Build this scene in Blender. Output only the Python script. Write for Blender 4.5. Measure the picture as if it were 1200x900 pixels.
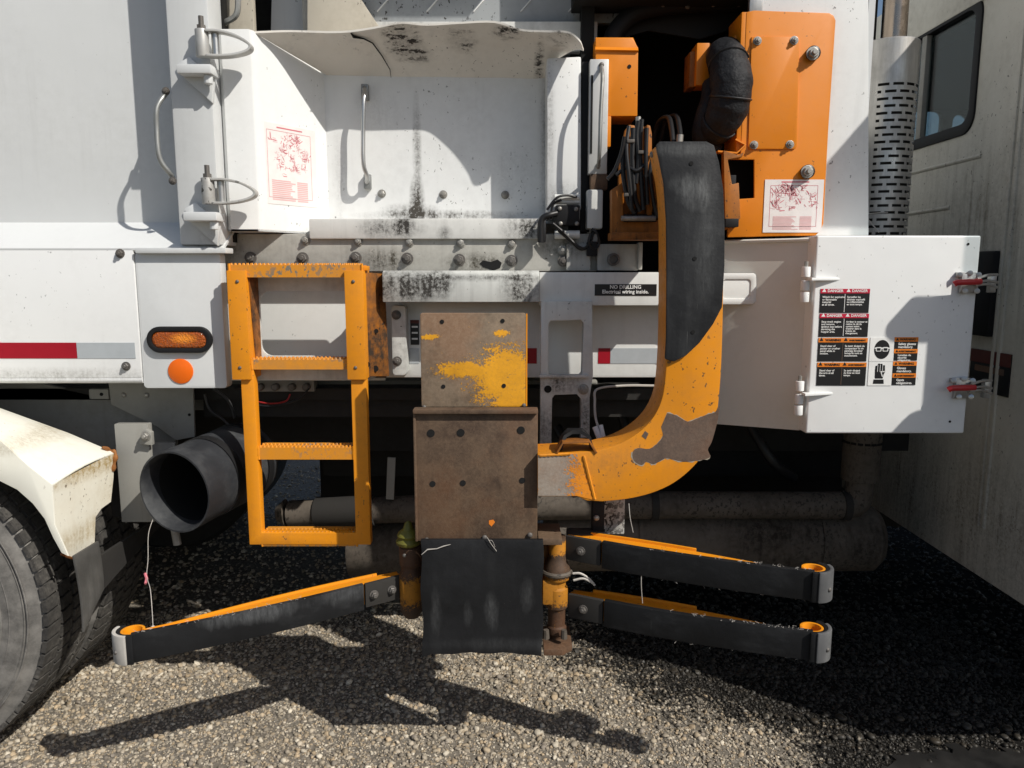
import bpy, bmesh, math, random
import numpy as np
from mathutils import Vector, Matrix
from mathutils.geometry import delaunay_2d_cdt
random.seed(7); rng = np.random.default_rng(11)
SC = bpy.context.scene; COL = SC.collection
for o in list(bpy.data.objects): bpy.data.objects.remove(o)
# ------------------------------------------------------------------ camera, sky, sun, exposure
TH = math.radians(8.34); F = 887.0; H = 1.5          # pitch, focal length in photo pixels, eye height
cam = bpy.data.objects.new('camera', bpy.data.cameras.new('camera')); COL.objects.link(cam)
cam.location = (0, 0, H); cam.rotation_euler = (math.pi/2-TH, 0, 0)
cam.data.sensor_fit = 'HORIZONTAL'; cam.data.sensor_width = 36; cam.data.lens = F/1200*36
cam.data.clip_start = .05; cam.data.clip_end = 3000; SC.camera = cam
SUN = Vector((.84, -.68, 1.0)).normalized()
W = bpy.data.worlds.new('World'); SC.world = W; W.use_nodes = True
sk = W.node_tree.nodes.new('ShaderNodeTexSky'); sk.sky_type = 'NISHITA'; sk.sun_disc = False
sk.sun_elevation = math.asin(SUN.z); sk.sun_rotation = math.atan2(SUN.x, SUN.y); sk.air_density = 1.0; sk.dust_density = 1.6
W.node_tree.links.new(sk.outputs[0], W.node_tree.nodes['Background'].inputs[0])
W.node_tree.nodes['Background'].inputs[1].default_value = .085
sl = bpy.data.lights.new('sun', 'SUN'); sl.energy = 4.6; sl.angle = math.radians(.55); sl.color = (1, .955, .88)
so = bpy.data.objects.new('sun', sl); COL.objects.link(so); so.rotation_euler = SUN.to_track_quat('Z', 'Y').to_euler(); so.location = (3, -2, 6)
SC.view_settings.view_transform = 'Standard'; SC.view_settings.look = 'None'; SC.view_settings.gamma = 1; SC.view_settings.exposure = 0.0
# ------------------------------------------------------------------ photo pixel + distance -> metres in the place
def Zp(py, Y): return H-Y*math.tan(TH+math.atan((py-450)/F))
def Xp(px, py, Y): return (px-600)/F*(Y*math.cos(TH)+(H-Zp(py, Y))*math.sin(TH))
def P(px, py, Y): return Vector((Xp(px, py, Y), Y, Zp(py, Y)))
def Q(px, py, Xc):                                     # the point on the plane X = Xc
    a = TH+math.atan((py-450)/F); Y = Xc*F/((px-600)*(math.cos(TH)+math.tan(a)*math.sin(TH)))
    return Vector((Xc, Y, H-Y*math.tan(a)))
def rect(x0, y0, x1, y1, Y):
    m = (y0+y1)/2; return Xp(x0, m, Y), Xp(x1, m, Y), Zp(y1, Y), Zp(y0, Y)
def cr(pts, n=8, closed=False):                        # Catmull-Rom through points
    pts = [Vector(p) for p in pts]; out = []; N = len(pts)
    for i in range(N if closed else N-1):
        p1, p2 = pts[i], pts[(i+1) % N]
        p0 = pts[i-1] if (i or closed) else p1+(p1-p2); p3 = pts[(i+2) % N] if (i+2 < N or closed) else p2+(p2-p1)
        for k in range(n):
            t = k/n; out.append(.5*((2*p1)+(p2-p0)*t+(2*p0-5*p1+4*p2-p3)*t*t+(3*p1-p0-3*p2+p3)*t**3))
    if not closed: out.append(pts[-1])
    return out
def rrect(x0, x1, z0, z1, r, n=5):
    out = []
    for cx, cz, a in ((x1-r, z1-r, 0), (x0+r, z1-r, 90), (x0+r, z0+r, 180), (x1-r, z0+r, 270)):
        for k in range(n+1):
            t = math.radians(a+90*k/n); out.append((cx+r*math.cos(t), cz+r*math.sin(t)))
    return out
# ------------------------------------------------------------------ mesh builder
WC = {}
def inside(c, poly):
    r = False; n = len(poly)
    for i in range(n):
        (x1, y1), (x2, y2) = poly[i][:2], poly[i-1][:2]
        if (y1 > c[1]) != (y2 > c[1]) and c[0] < (x2-x1)*(c[1]-y1)/(y2-y1)+x1: r = not r
    return r
class MB:
    def __init__(s): s.bm = bmesh.new()
    def face(s, pts):
        return s.bm.faces.new([s.bm.verts.new(p) for p in pts])
    def box(s, x0, x1, y0, y1, z0, z1, M=None):
        v = [Vector((x, y, z)) for z in (z0, z1) for y in (y0, y1) for x in (x0, x1)]
        if M is not None: v = [M @ q for q in v]
        v = [s.bm.verts.new(q) for q in v]
        for f in ((0, 2, 3, 1), (4, 5, 7, 6), (0, 1, 5, 4), (2, 6, 7, 3), (0, 4, 6, 2), (1, 3, 7, 5)): s.bm.faces.new([v[i] for i in f])
        return s
    def pbox(s, x0, y0, x1, y1, Y, t):
        a, b, c, d = rect(x0, y0, x1, y1, Y); return s.box(a, b, Y, Y+t, c, d)
    def prism(s, pts, y0, y1, holes=(), ax='XZ', M=None):  # outline in XZ pushed along Y (or YZ along X, XY along Z)
        loops = [list(pts)]+[list(h) for h in holes]
        def w(p, d):
            v = Vector((p[0], d, p[1])) if ax == 'XZ' else Vector((d, p[0], p[1])) if ax == 'YZ' else Vector((p[0], p[1], d))
            return M @ v if M is not None else v
        if holes:
            vs = []; es = []
            for l in loops:
                b = len(vs); vs += [Vector((p[0], p[1])) for p in l]; es += [(b+i, b+(i+1) % len(l)) for i in range(len(l))]
            r = delaunay_2d_cdt(vs, es, [], 0, 1e-6); V = r[0]; FF = []
            for f in r[2]:
                c = sum((V[i] for i in f), Vector((0, 0)))/len(f)
                if inside(c, loops[0]) and not any(inside(c, h) for h in loops[1:]): FF.append(f)
            A = [s.bm.verts.new(w(v, y0)) for v in V]; B = [s.bm.verts.new(w(v, y1)) for v in V]
            for f in FF:
                s.bm.faces.new([A[i] for i in f]); s.bm.faces.new([B[i] for i in reversed(f)])
            cnt = {}
            for f in FF:
                for i in range(len(f)):
                    k = (f[i], f[(i+1) % len(f)]); kk = tuple(sorted(k)); cnt.setdefault(kk, []).append(k)
            for kk, l in cnt.items():
                if len(l) == 1:
                    i, j = l[0]; s.bm.faces.new((A[j], A[i], B[i], B[j]))
        else:
            l = loops[0]; A = [s.bm.verts.new(w(p, y0)) for p in l]; B = [s.bm.verts.new(w(p, y1)) for p in l]; n = len(l)
            s.bm.faces.new(A); s.bm.faces.new(list(reversed(B)))
            for i in range(n): s.bm.faces.new((A[(i+1) % n], A[i], B[i], B[(i+1) % n]))
        return s
    def ppoly(s, pix, Y, t, holes=()):
        f = lambda l: [(Xp(x, y, Y), Zp(y, Y)) for x, y in l]
        return s.prism(f(pix), Y, Y+t, [f(h) for h in holes])
    def sheet(s, grid, t=None):                         # grid[i][j] of points, optional thickness along the normal-ish vector t
        ny, nx = len(grid), len(grid[0]); A = [[s.bm.verts.new(p) for p in r] for r in grid]
        q = lambda G, fl: [s.bm.faces.new([G[i][j], G[i][j+1], G[i+1][j+1], G[i+1][j]][::fl]) for i in range(ny-1) for j in range(nx-1)]
        q(A, 1)
        if t is not None:
            t = Vector(t); B = [[s.bm.verts.new(Vector(p)+t) for p in r] for r in grid]; q(B, -1)
            ring = [(0, j) for j in range(nx)]+[(i, nx-1) for i in range(1, ny)]+[(ny-1, j) for j in range(nx-2, -1, -1)]+[(i, 0) for i in range(ny-2, 0, -1)]
            for a, b in zip(ring, ring[1:]+ring[:1]): s.bm.faces.new((A[b[0]][b[1]], A[a[0]][a[1]], B[a[0]][a[1]], B[b[0]][b[1]]))
        return s
    def tube(s, pts, r, n=10, caps=True, closed=False, sq=None):   # round (or sq = (w, h) flat) section along a path; r may be a list
        pts = [Vector(p) for p in pts]; N = len(pts); rr = r if isinstance(r, (list, tuple)) else [r]*N
        T = []
        for i in range(N):
            a = pts[i-1] if (i or closed) else pts[0]; b = pts[(i+1) % N] if (i+1 < N or closed) else pts[-1]
            T.append((b-a).normalized())
        u = T[0].orthogonal().normalized()
        if sq: u = (sq[2]-T[0]*sq[2].dot(T[0])).normalized()
        rings = []
        for i in range(N):
            u = ((sq[2] if sq else u)-T[i]*(sq[2] if sq else u).dot(T[i])).normalized(); v = T[i].cross(u)
            if sq: c = [u*(a*sq[0]/2)+v*(b*sq[1]/2) for a, b in ((1, 1), (1, -1), (-1, -1), (-1, 1))]
            else: c = [(u*math.cos(2*math.pi*k/n)+v*math.sin(2*math.pi*k/n))*rr[i] for k in range(n)]
            rings.append([s.bm.verts.new(pts[i]+d) for d in c])
        m = len(rings[0])
        for i in range(N if closed else N-1):
            A, B = rings[i], rings[(i+1) % N]
            for k in range(m): s.bm.faces.new((A[k], A[(k+1) % m], B[(k+1) % m], B[k]))
        if caps and not closed: s.bm.faces.new(rings[0][::-1]); s.bm.faces.new(rings[-1])
        return s
    def cyl(s, a, b, r, r2=None, n=16): return s.tube([a, b], [r, r if r2 is None else r2], n)
    def lathe(s, prof, c, axis='Y', n=48, caps=True):   # prof: (along, radius)
        c = Vector(c); rings = []
        for t, r in prof:
            ring = []
            for k in range(n):
                a = 2*math.pi*k/n; x, y = r*math.cos(a), r*math.sin(a)
                d = (x, t, y) if axis == 'Y' else (t, x, y) if axis == 'X' else (x, y, t)
                ring.append(s.bm.verts.new(c+Vector(d)))
            rings.append(ring)
        for A, B in zip(rings, rings[1:]):
            for k in range(n): s.bm.faces.new((A[k], A[(k+1) % n], B[(k+1) % n], B[k]))
        if caps: s.bm.faces.new(rings[0][::-1]); s.bm.faces.new(rings[-1])
        return s
    def mesh(s, name, mat, bevel=0, seg=2, smooth=True):
        bm = s.bm; bmesh.ops.recalc_face_normals(bm, faces=bm.faces)
        if bevel:
            ed = [e for e in bm.edges if len(e.link_faces) == 2 and e.calc_face_angle(0) > .6]
            if ed: bmesh.ops.bevel(bm, geom=ed, offset=bevel, segments=seg, affect='EDGES', profile=.6, clamp_overlap=True)
        me = bpy.data.meshes.new(name); bm.to_mesh(me); bm.free()
        if smooth:
            me.polygons.foreach_set('use_smooth', [True]*len(me.polygons)); me.set_sharp_from_angle(angle=math.radians(38))
        me.materials.append(mat); return me
    def build(s, name, mat, parent=None, bevel=0, label=None, seg=2, smooth=True, kind=None):
        me = s.mesh(name, mat, bevel, seg, smooth)
        co = np.empty(len(me.vertices)*3, np.float32); me.vertices.foreach_get('co', co); co = co.reshape(-1, 3)
        c = (co.max(0)+co.min(0))/2; co -= c; me.vertices.foreach_set('co', co.ravel()); me.update()
        return put(name, me, Vector([float(q) for q in c]), parent, label, kind)
def put(name, me, wc, parent=None, label=None, kind=None, rot=None, scale=None):
    o = bpy.data.objects.new(name, me); COL.objects.link(o); wc = Vector(wc)
    if parent is not None: o.parent = parent; o.location = wc-WC[parent.name]
    else: o.location = wc
    WC[o.name] = wc
    if rot: o.rotation_euler = rot
    if scale: o.scale = scale
    if label: o['label'] = label
    if kind: o['kind'] = kind
    return o
# ------------------------------------------------------------------ materials
class NT:
    def __init__(s, name):
        s.m = bpy.data.materials.new(name); s.m.use_nodes = True; s.t = s.m.node_tree; s.b = s.t.nodes['Principled BSDF']
        s.pos = s.t.nodes.new('ShaderNodeNewGeometry').outputs['Position']
    def n(s, ty): return s.t.nodes.new('ShaderNode'+ty)
    def link(s, a, b): s.t.links.new(a, b)
    def inp(s, sock, v):
        if isinstance(v, bpy.types.NodeSocket): s.link(v, sock)
        else: sock.default_value = (*v, 1) if isinstance(v, tuple) and len(v) == 3 and sock.type == 'RGBA' else v
    def math(s, op, a, b=0., c=None, clamp=False):
        n = s.n('Math'); n.operation = op; n.use_clamp = clamp; s.inp(n.inputs[0], a); s.inp(n.inputs[1], b)
        if c is not None: s.inp(n.inputs[2], c)
        return n.outputs[0]
    def vscale(s, sc, off=(0, 0, 0)):
        n = s.n('Mapping'); s.link(s.pos, n.inputs[0]); n.inputs['Scale'].default_value = sc; n.inputs['Location'].default_value = off; return n.outputs[0]
    def noise(s, scale, detail=4, rough=.55, vec=None, dist=0):
        n = s.n('TexNoise'); s.link(vec or s.pos, n.inputs['Vector']); n.inputs['Scale'].default_value = scale
        n.inputs['Detail'].default_value = detail; n.inputs['Roughness'].default_value = rough; n.inputs['Distortion'].default_value = dist; return n.outputs[0]
    def ramp(s, f, a, b, lo=0., hi=1.):
        n = s.n('MapRange'); n.clamp = True; s.inp(n.inputs[0], f); n.inputs[1].default_value = a; n.inputs[2].default_value = b
        n.inputs[3].default_value = lo; n.inputs[4].default_value = hi; return n.outputs[0]
    def mix(s, f, a, b, mode='MIX'):
        n = s.n('Mix'); n.data_type = 'RGBA'; n.blend_type = mode; n.clamp_factor = True
        s.inp(n.inputs[0], f); s.inp(n.inputs[6], a); s.inp(n.inputs[7], b); return n.outputs[2]
    def sep(s):
        n = s.n('SeparateXYZ'); s.link(s.pos, n.inputs[0]); return n.outputs
    def spot(s, c, rx, rz, ry=9.):                      # soft ellipsoid mask in world space
        n = s.n('Mapping'); s.link(s.pos, n.inputs[0]); n.vector_type = 'POINT'
        n.inputs['Scale'].default_value = (1/rx, 1/ry, 1/rz); n.inputs['Location'].default_value = (-c[0]/rx, -c[1]/ry, -c[2]/rz)
        l = s.n('VectorMath'); l.operation = 'LENGTH'; s.link(n.outputs[0], l.inputs[0]); return s.ramp(l.outputs['Value'], .25, 1., 1., 0.)
    def bump(s, h, st, dist=.005):
        n = s.n('Bump'); n.inputs['Strength'].default_value = st; n.inputs['Distance'].default_value = dist; s.link(h, n.inputs['Height'])
        if s.b.inputs['Normal'].links: s.link(s.b.inputs['Normal'].links[0].from_socket, n.inputs['Normal'])
        s.link(n.outputs[0], s.b.inputs['Normal'])
    def out(s, col, rough, metal=0., spec=.5):
        s.inp(s.b.inputs['Base Color'], col); s.inp(s.b.inputs['Roughness'], rough); s.inp(s.b.inputs['Metallic'], metal); s.b.inputs['Specular IOR Level'].default_value = spec
        return s.m
def paint(name, col, rough=.45, grime=.35, streak=.35, speck=.4, gcol=(.10, .085, .06), drips=(), metal=0., chip=(.03, .025, .02), spk=.705, peel=.12, spec=.4, dent=.25, dsc=(45, 45, 4), dr=(.3, .8)):
    s = NT(name)
    A = s.noise(2.3, 6, .6); fine = s.noise(38, 5, .65); S = s.noise(1, 5, .6, s.vscale((26, 26, 1.5)))
    broad = s.ramp(A, .38, .72); sf = s.ramp(fine, .3, .7, .3, 1.)
    g = s.math('MULTIPLY', s.math('MULTIPLY', broad, sf), grime)
    st = s.math('MULTIPLY', s.math('MULTIPLY', s.ramp(S, .52, .8), s.ramp(s.noise(1.1, 4, .6), .45, .7)), streak)
    f = s.math('ADD', g, st, clamp=True)
    SF = s.ramp(s.noise(1, 6, .7, s.vscale(dsc)), *dr)
    DF = s.noise(95, 6, .75) if drips else None
    for c, rx, rz, k in drips:
        d = s.math('MULTIPLY', s.math('MULTIPLY', s.spot(c, rx, rz), s.math('MULTIPLY', s.math('MULTIPLY_ADD', SF, .8, .2), s.ramp(DF, .35, .68, .2, 1.))), k*1.7)
        f = s.math('ADD', f, d, clamp=True)
    base = s.mix(s.ramp(A, .3, .75), tuple(q*.93 for q in col), tuple(min(1, q*1.04) for q in col))
    c = s.mix(f, base, gcol)
    sp = s.math('MULTIPLY', s.math('MULTIPLY', s.ramp(s.noise(1, 3, .6, s.vscale((85, 85, 60))), spk, spk+.02), s.ramp(s.noise(4, 2), .42, .56)), speck)
    c = s.mix(sp, c, chip)
    r = s.math('ADD', s.math('MULTIPLY', f, .35), s.ramp(fine, .3, .7, rough-.06, rough+.08), clamp=True)
    s.bump(s.noise(420, 2), peel, .0006); s.bump(s.noise(5, 2), dent, .006)
    return s.out(c, r, metal, spec)
def rusty(name, col=(.19, .125, .075), dark=(.06, .038, .025), patch=None, pcol=(.74, .34, .012), rough=.68, drips=(), extra=()):
    s = NT(name); A = s.noise(7, 9, .75); B = s.noise(140, 7, .75); S = s.noise(1, 5, .6, s.vscale((90, 90, 14)))
    c = s.mix(s.ramp(A, .35, .65), col, dark); c = s.mix(s.ramp(s.noise(4.5, 6, .65), .45, .62, 0, .75), c, (col[0]*1.05, col[1]*.78, col[2]*.62)); c = s.mix(s.ramp(s.noise(3.1, 6, .7, s.vscale((1, 1, 1), (5, 2, 9))), .5, .68, 0, .6), c, (col[0]*1.5, col[1]*1.5, col[2]*1.45)); c = s.mix(s.ramp(B, .42, .75, 0, .35), c, tuple(min(1, q*2.0) for q in col)); c = s.mix(s.ramp(S, .55, .8, 0, .16), c, tuple(min(1, q*1.9) for q in col)); c = s.mix(s.ramp(s.noise(1, 6, .7, s.vscale((13, 13, 9), (3, 1, 7))), .54, .70, 0, .6), c, tuple(q*.7 for q in dark))
    pm = None
    if patch:
        for cc, rx, rz in patch:
            w = s.spot(cc, rx, rz); w = s.math('ADD', w, s.math('MULTIPLY', s.math('SUBTRACT', s.noise(1, 9, .78, s.vscale((20, 20, 48))), .5), 1.9))
            w = s.math('ADD', w, s.math('MULTIPLY', s.math('SUBTRACT', s.noise(150, 7, .8), .5), 2.6)); w = s.ramp(w, .42, .58)
            pm = w if pm is None else s.math('MAXIMUM', pm, w)
        pp = s.mix(s.ramp(s.noise(9, 4), .35, .7), pcol, tuple(q*.72 for q in pcol)); pp = s.mix(s.ramp(s.noise(1, 6, .75, s.vscale((60, 60, 110))), .60, .66, 0, .85), pp, dark); pp = s.mix(s.ramp(B, .45, .75, 0, .35), pp, (.25, .13, .03)); c = s.mix(pm, c, pp)
    s.bump(B, .35, .0015); s.bump(A, .2, .004)
    r = s.ramp(B, .3, .7, rough-.12, rough+.12)
    if pm is not None: s.bump(pm, .6, .0012)
    return s.out(c, r, 0., .35)
def rubber(name, col=(.008, .0083, .0092), scuff=(.13, .133, .135), amt=.5, spots=(), rough=.52, sscale=(14, 14, 3), thr=(.5, .78), strk=.8, wr=.12):
    s = NT(name); S = s.noise(1, 6, .65, s.vscale(sscale)); B = s.noise(6, 5, .6)
    f = s.math('MULTIPLY', s.math('MULTIPLY', s.ramp(S, *thr), s.ramp(B, .38, .65)), amt)
    fn = s.ramp(s.noise(1, 7, .75, s.vscale((130, 130, 30))), .35, .65, .25, 1)
    ws = s.math('MULTIPLY', s.math('SUBTRACT', s.noise(1, 7, .7, s.vscale((30, 30, 7))), .5), 1.8) if spots else None
    for c, rx, rz, k in spots: f = s.math('ADD', f, s.math('MULTIPLY', s.math('MULTIPLY', s.ramp(s.math('ADD', s.math('MULTIPLY', s.spot(c, rx*1.6, rz*1.5), 1.1), ws), .35, 1.6), fn), k*1.25), clamp=True)
    c = s.mix(f, s.mix(s.ramp(B, .3, .7), col, tuple(q*1.7 for q in col)), scuff)
    c = s.mix(s.math('MULTIPLY', s.ramp(s.noise(1, 3, .5, s.vscale((300, 300, 7))), .74, .77), .3), c, (.3, .3, .29))
    s.bump(s.noise(150, 4), .2, .001); s.bump(S, .25, .002); s.bump(s.noise(16, 4, .6), wr, .02)
    return s.out(c, s.ramp(B, .3, .7, rough-.04, rough+.14), 0, .24)
def metal(name, col=(.55, .55, .54), rough=.38, met=.85, dirt=.4, dcol=(.12, .10, .08)):
    s = NT(name); A = s.noise(9, 6, .65); S = s.noise(1, 4, .6, s.vscale((90, 90, 8)))
    f = s.math('MULTIPLY', s.ramp(A, .42, .7), dirt); c = s.mix(f, s.mix(s.ramp(S, .3, .7), col, tuple(q*.78 for q in col)), dcol)
    s.bump(s.noise(120, 3), .12, .0008); return s.out(c, s.math('ADD', s.ramp(A, .3, .7, rough-.08, rough+.15), s.math('MULTIPLY', f, .3)), met)
def flat(name, col, rough=.5, spec=.4, emis=0):
    s = NT(name); c = s.mix(s.ramp(s.noise(30, 4), .35, .7, 0, .3), col, tuple(q*.75 for q in col)); s.bump(s.noise(200, 2), .05, .0005); return s.out(c, rough, 0, spec)
WHITE = (.80, .81, .80)
def at3(px, py, Y): return tuple(P(px, py, Y))
M = {}
M['body'] = paint('white body paint', (.64, .655, .655), .40, .16, .25, .5, drips=[(at3(250, 285, 2.36), .07, .05, .35)], spk=.735, dent=.5)
M['skirt'] = paint('white skirt paint', (.76, .77, .765), .4, .2, .3, .5, spk=.69, drips=[(at3(60, 440, 2.36), .5, .03, .5)])
M['hopper'] = paint('white hopper paint', WHITE, .42, .22, .30, .75, gcol=(.06, .054, .045), drips=[(at3(487, 235, 2.6), .03, .10, 1.3), (at3(487, 175, 2.6), .018, .22, .8), (at3(480, 248, 2.62), .12, .035, .9), (at3(395, 200, 2.6), .03, .18, .3),
    (at3(660, 235, 2.5), .08, .07, .7), (at3(372, 262, 2.4), .05, .06, .3), (at3(520, 252, 2.62), .34, .022, .8), (at3(640, 150, 2.6), .03, .3, .5), (at3(600, 200, 2.62), .1, .12, .25), (at3(440, 130, 2.62), .1, .1, .2)], spk=.672)
M['canopy'] = paint('scraped canopy paint', (.73, .70, .64), .5, .25, .3, .8, drips=[(at3(470, 45, 2.5), .07, .05, 1.6), (at3(540, 45, 2.5), .06, .03, 1.1), (at3(600, 35, 2.46), .08, .02, 1.2), (at3(632, 80, 2.55), .02, .08, 1.3), (at3(660, 45, 2.46), .06, .03, .7), (at3(490, 60, 2.55), .05, .03, .8)], gcol=(.035, .03, .026), spk=.66, dsc=(20, 30, 55), dr=(.5, .6))
M['lip'] = paint('grimy lip paint', (.70, .70, .67), .5, .6, .7, .8, gcol=(.035, .032, .028), drips=[(at3(460, 268, 2.5), .13, .04, 1.1), (at3(475, 262, 2.5), .04, .06, 1.), (at3(522, 275, 2.5), .03, .03, .9), (at3(615, 268, 2.5), .09, .06, 1.1)], spk=.7)
M['rail'] = paint('grimy frame paint', (.47, .46, .42), .55, 1.0, .9, .9, gcol=(.05, .044, .032), drips=[(at3(450, 305, 2.47), .12, .05, 1.), (at3(560, 308, 2.47), .14, .04, 1.), (at3(660, 290, 2.47), .1, .05, .9), (at3(270, 292, 2.47), .04, .05, .8)], spk=.7)
M['beam'] = paint('stained beam paint', (.60, .61, .58), .45, .55, .6, .6, gcol=(.035, .032, .028), drips=[(at3(475, 335, 2.36), .16, .07, 1.3), (at3(515, 330, 2.36), .06, .06, .9), (at3(610, 340, 2.36), .08, .09, 1.2), (at3(565, 325, 2.36), .2, .015, .8)], spk=.7)
M['bracket'] = paint('dirty bracket paint', (.66, .67, .64), .5, .6, .5, .8, gcol=(.06, .055, .045), drips=[(at3(655, 450, 2.36), .09, .05, .9), (at3(640, 500, 2.36), .04, .1, .9), (at3(688, 490, 2.36), .04, .1, .8)], spk=.69)
M['stub'] = paint('flaking stub paint', (.55, .54, .50), .6, .8, .9, 1., gcol=(.03, .026, .02), drips=[(at3(715, 605, 2.2), .06, .1, .9)], spk=.5)
M['sill'] = paint('sill paint', (.72, .73, .71), .42, .3, .3, .4, spk=.71)
M['cabinet'] = paint('clean cabinet paint', (.82, .83, .82), .35, .14, .12, .6, spk=.68, dent=.6)
M['flap'] = paint('door inner paint', (.70, .695, .64), .5, .3, .25, .3, gcol=(.32, .27, .18), spk=.73)
M['cab'] = paint('dusty cab paint', (.66, .64, .565), .55, .5, .8, .8, gcol=(.15, .13, .10), spk=.66, drips=[(tuple(Q(1150, 650, 1.68)), .4, .35, .45), (tuple(Q(1110, 560, 1.68)), .4, .3, .4), (tuple(Q(1190, 230, 1.68)), .3, .5, .25)])
M['fender'] = paint('aged fender paint', (.80, .79, .70), .45, .3, .3, .9, gcol=(.26, .19, .08), drips=[(at3(60, 500, 2.4), .3, .03, .5)], chip=(.12, .08, .04), spk=.68)
M['fenderrust'] = rusty('fender rust', (.22, .085, .02), (.06, .025, .012))
M['fenderend'] = paint('rust stained fender paint', (.78, .76, .66), .45, .35, .6, .9, gcol=(.34, .24, .09), drips=[(at3(131, 536, 2.38), .05, .05, 1.2), (at3(75, 640, 2.12), .07, .05, .7), (at3(125, 590, 2.3), .03, .12, .6)], chip=(.12, .08, .04), spk=.64)
M['under'] = paint('underbody paint', (.024, .0225, .021), .75, .5, .4, .3, gcol=(.03, .026, .02))
M['undergrey'] = paint('grey underbody paint', (.30, .295, .27), .55, .5, .5, .4, gcol=(.10, .09, .07))
M['tank'] = paint('dusty tank paint', (.12, .10, .08), .65, 1.0, .8, .9, gcol=(.025, .02, .015), spk=.56, dent=1.6, drips=[(at3(900, 620, 2.8), .3, .1, .6), (at3(1010, 640, 2.8), .12, .1, .8)])
ORANGE = (.70, .215, .005)
M['orange'] = paint('orange paint', ORANGE, .42, .14, .12, .75, gcol=(.30, .10, .02), chip=(.07, .035, .015), spk=.69)
M['ladder'] = paint('ladder orange paint', (.77, .28, .006), .45, .42, .35, .9, gcol=(.30, .12, .025), chip=(.10, .06, .03), spk=.66)
M['tread'] = paint('worn tread orange paint', (.73, .275, .01), .45, .7, .3, 1., gcol=(.26, .17, .08), chip=(.20, .17, .13), spk=.55)
M['orangedirty'] = paint('greasy orange paint', (.42, .14, .010), .45, 1.5, 1.2, .95, gcol=(.035, .022, .013), chip=(.02, .016, .012), spk=.63)
M['arm'] = paint('arm orange paint', (.74, .268, .007), .45, .6, .4, .95, gcol=(.27, .12, .03), chip=(.09, .055, .03), spk=.64, drips=[(at3(640, 560, 2.06), .06, .1, .55), (at3(720, 540, 2.06), .12, .06, .35)])
M['bare'] = rusty('bare primer', (.125, .085, .062), (.085, .06, .048))
M['primer'] = flat('grey primer', (.36, .31, .24), .6)
M['armfoot'] = rusty('scraped arm foot', (.24, .21, .18), (.13, .10, .075), patch=[(at3(705, 560, 2.06), .13, .3)], pcol=(.78, .26, .012))
M['rust'] = rusty('brown rusted plate', (.112, .074, .047), (.045, .027, .018))
M['rustyellow'] = rusty('worn plate with yellow paint', (.20, .15, .105), (.12, .088, .06), patch=[(at3(594, 442, 2.12), .155, .125), (at3(545, 434, 2.12), .13, .035), (at3(588, 391, 2.12), .035, .018), (at3(503, 395, 2.12), .04, .012), (at3(606, 470, 2.12), .11, .09)])
M['rustorange'] = rusty('rusted orange steel', (.075, .042, .024), (.022, .016, .012), patch=[(at3(650, 690, 2.15), .2, .07), (at3(482, 690, 2.15), .2, .06), (at3(652, 640, 2.15), .2, .03)], pcol=(.44, .175, .012))
M['rubber'] = rubber('worn black rubber', spots=[(at3(575, 720, 2.05), .02, .06, .5), (at3(547, 725, 2.05), .013, .045, .4), (at3(618, 700, 2.05), .02, .06, .45), (at3(510, 720, 2.05), .015, .07, .35), (at3(600, 760, 2.05), .2, .02, .2)], amt=.12)
M['armrubber'] = rubber('scraped arm cover', (.011, .0115, .0128), (.15, .155, .155), amt=.28, spots=[(at3(815, 225, 2.04), .05, .05, .7), (at3(800, 215, 2.04), .04, .03, .5), (at3(828, 290, 2.04), .03, .15, .35), (at3(800, 175, 2.04), .1, .02, .5)])
M['strip'] = rubber('finger rubber', (.007, .0073, .008), (.17, .175, .18), amt=.2, sscale=(6, 6, 14), spots=[(at3(290, 720, 1.95), .12, .03, .55), (at3(400, 697, 2.05), .06, .03, .35)])
M['tipgrey'] = rubber('scuffed finger tip', (.075, .076, .078), (.26, .26, .255), amt=.7)
M['tipwhite'] = rubber('bleached finger tip', (.30, .285, .26), (.55, .53, .49), amt=.8)
M['black'] = flat('black rubber', (.011, .011, .012), .6, .25)
M['sleeve'] = rubber('woven hose sleeve', (.010, .0105, .012), (.08, .08, .08), amt=.3, rough=.6, wr=.7)
M['hose'] = flat('black hose', (.014, .014, .015), .42)
M['duct'] = rubber('dusty duct rubber', (.020, .0212, .024), (.16, .165, .16), amt=.5, rough=.6, sscale=(9, 9, 9), thr=(.42, .7))
M['bolt'] = metal('bolt steel', (.42, .41, .38), .45, .6, .6)
M['darkbolt'] = metal('oxidised bolt', (.16, .15, .14), .55, .5, .6)
M['steel'] = metal('brushed steel', (.56, .56, .55), .33, .9, .2)
M['handle'] = metal('handle steel', (.36, .37, .36), .4, .6, .35)
M['guard'] = metal('muffler guard steel', (.60, .585, .56), .34, .75, .3, (.10, .085, .07))
M['chrome'] = metal('stack chrome', (.46, .38, .31), .2, 1., .2)
M['copper'] = metal('heat tinted stack', (.36, .19, .10), .35, .9, .2)
M['galv'] = paint('scraped aluminium', (.62, .62, .60), .4, .4, .5, .5, gcol=(.12, .11, .10), metal=.35)
M['mudflap'] = rubber('mud flap', (.060, .058, .054), (.26, .25, .235), amt=.5)
M['hinge'] = paint('grimy hinge steel', (.52, .52, .50), .42, .9, .9, .9, gcol=(.09, .06, .035), metal=.3, spk=.58)
M['red'] = flat('red reflective tape', (.33, .006, .018), .35)
M['silver'] = flat('silver reflective tape', (.40, .43, .45), .35)
M['redplastic'] = flat('red latch grip', (.46, .025, .03), .38)
M['refl'] = flat('orange reflector', (.80, .14, .006), .3)
M['dkblack'] = flat('label black', (.012, .012, .013), .4)
M['labelred'] = flat('label red', (.50, .012, .045), .4)
M['labelorange'] = flat('label orange', (.75, .21, .02), .4)
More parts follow.
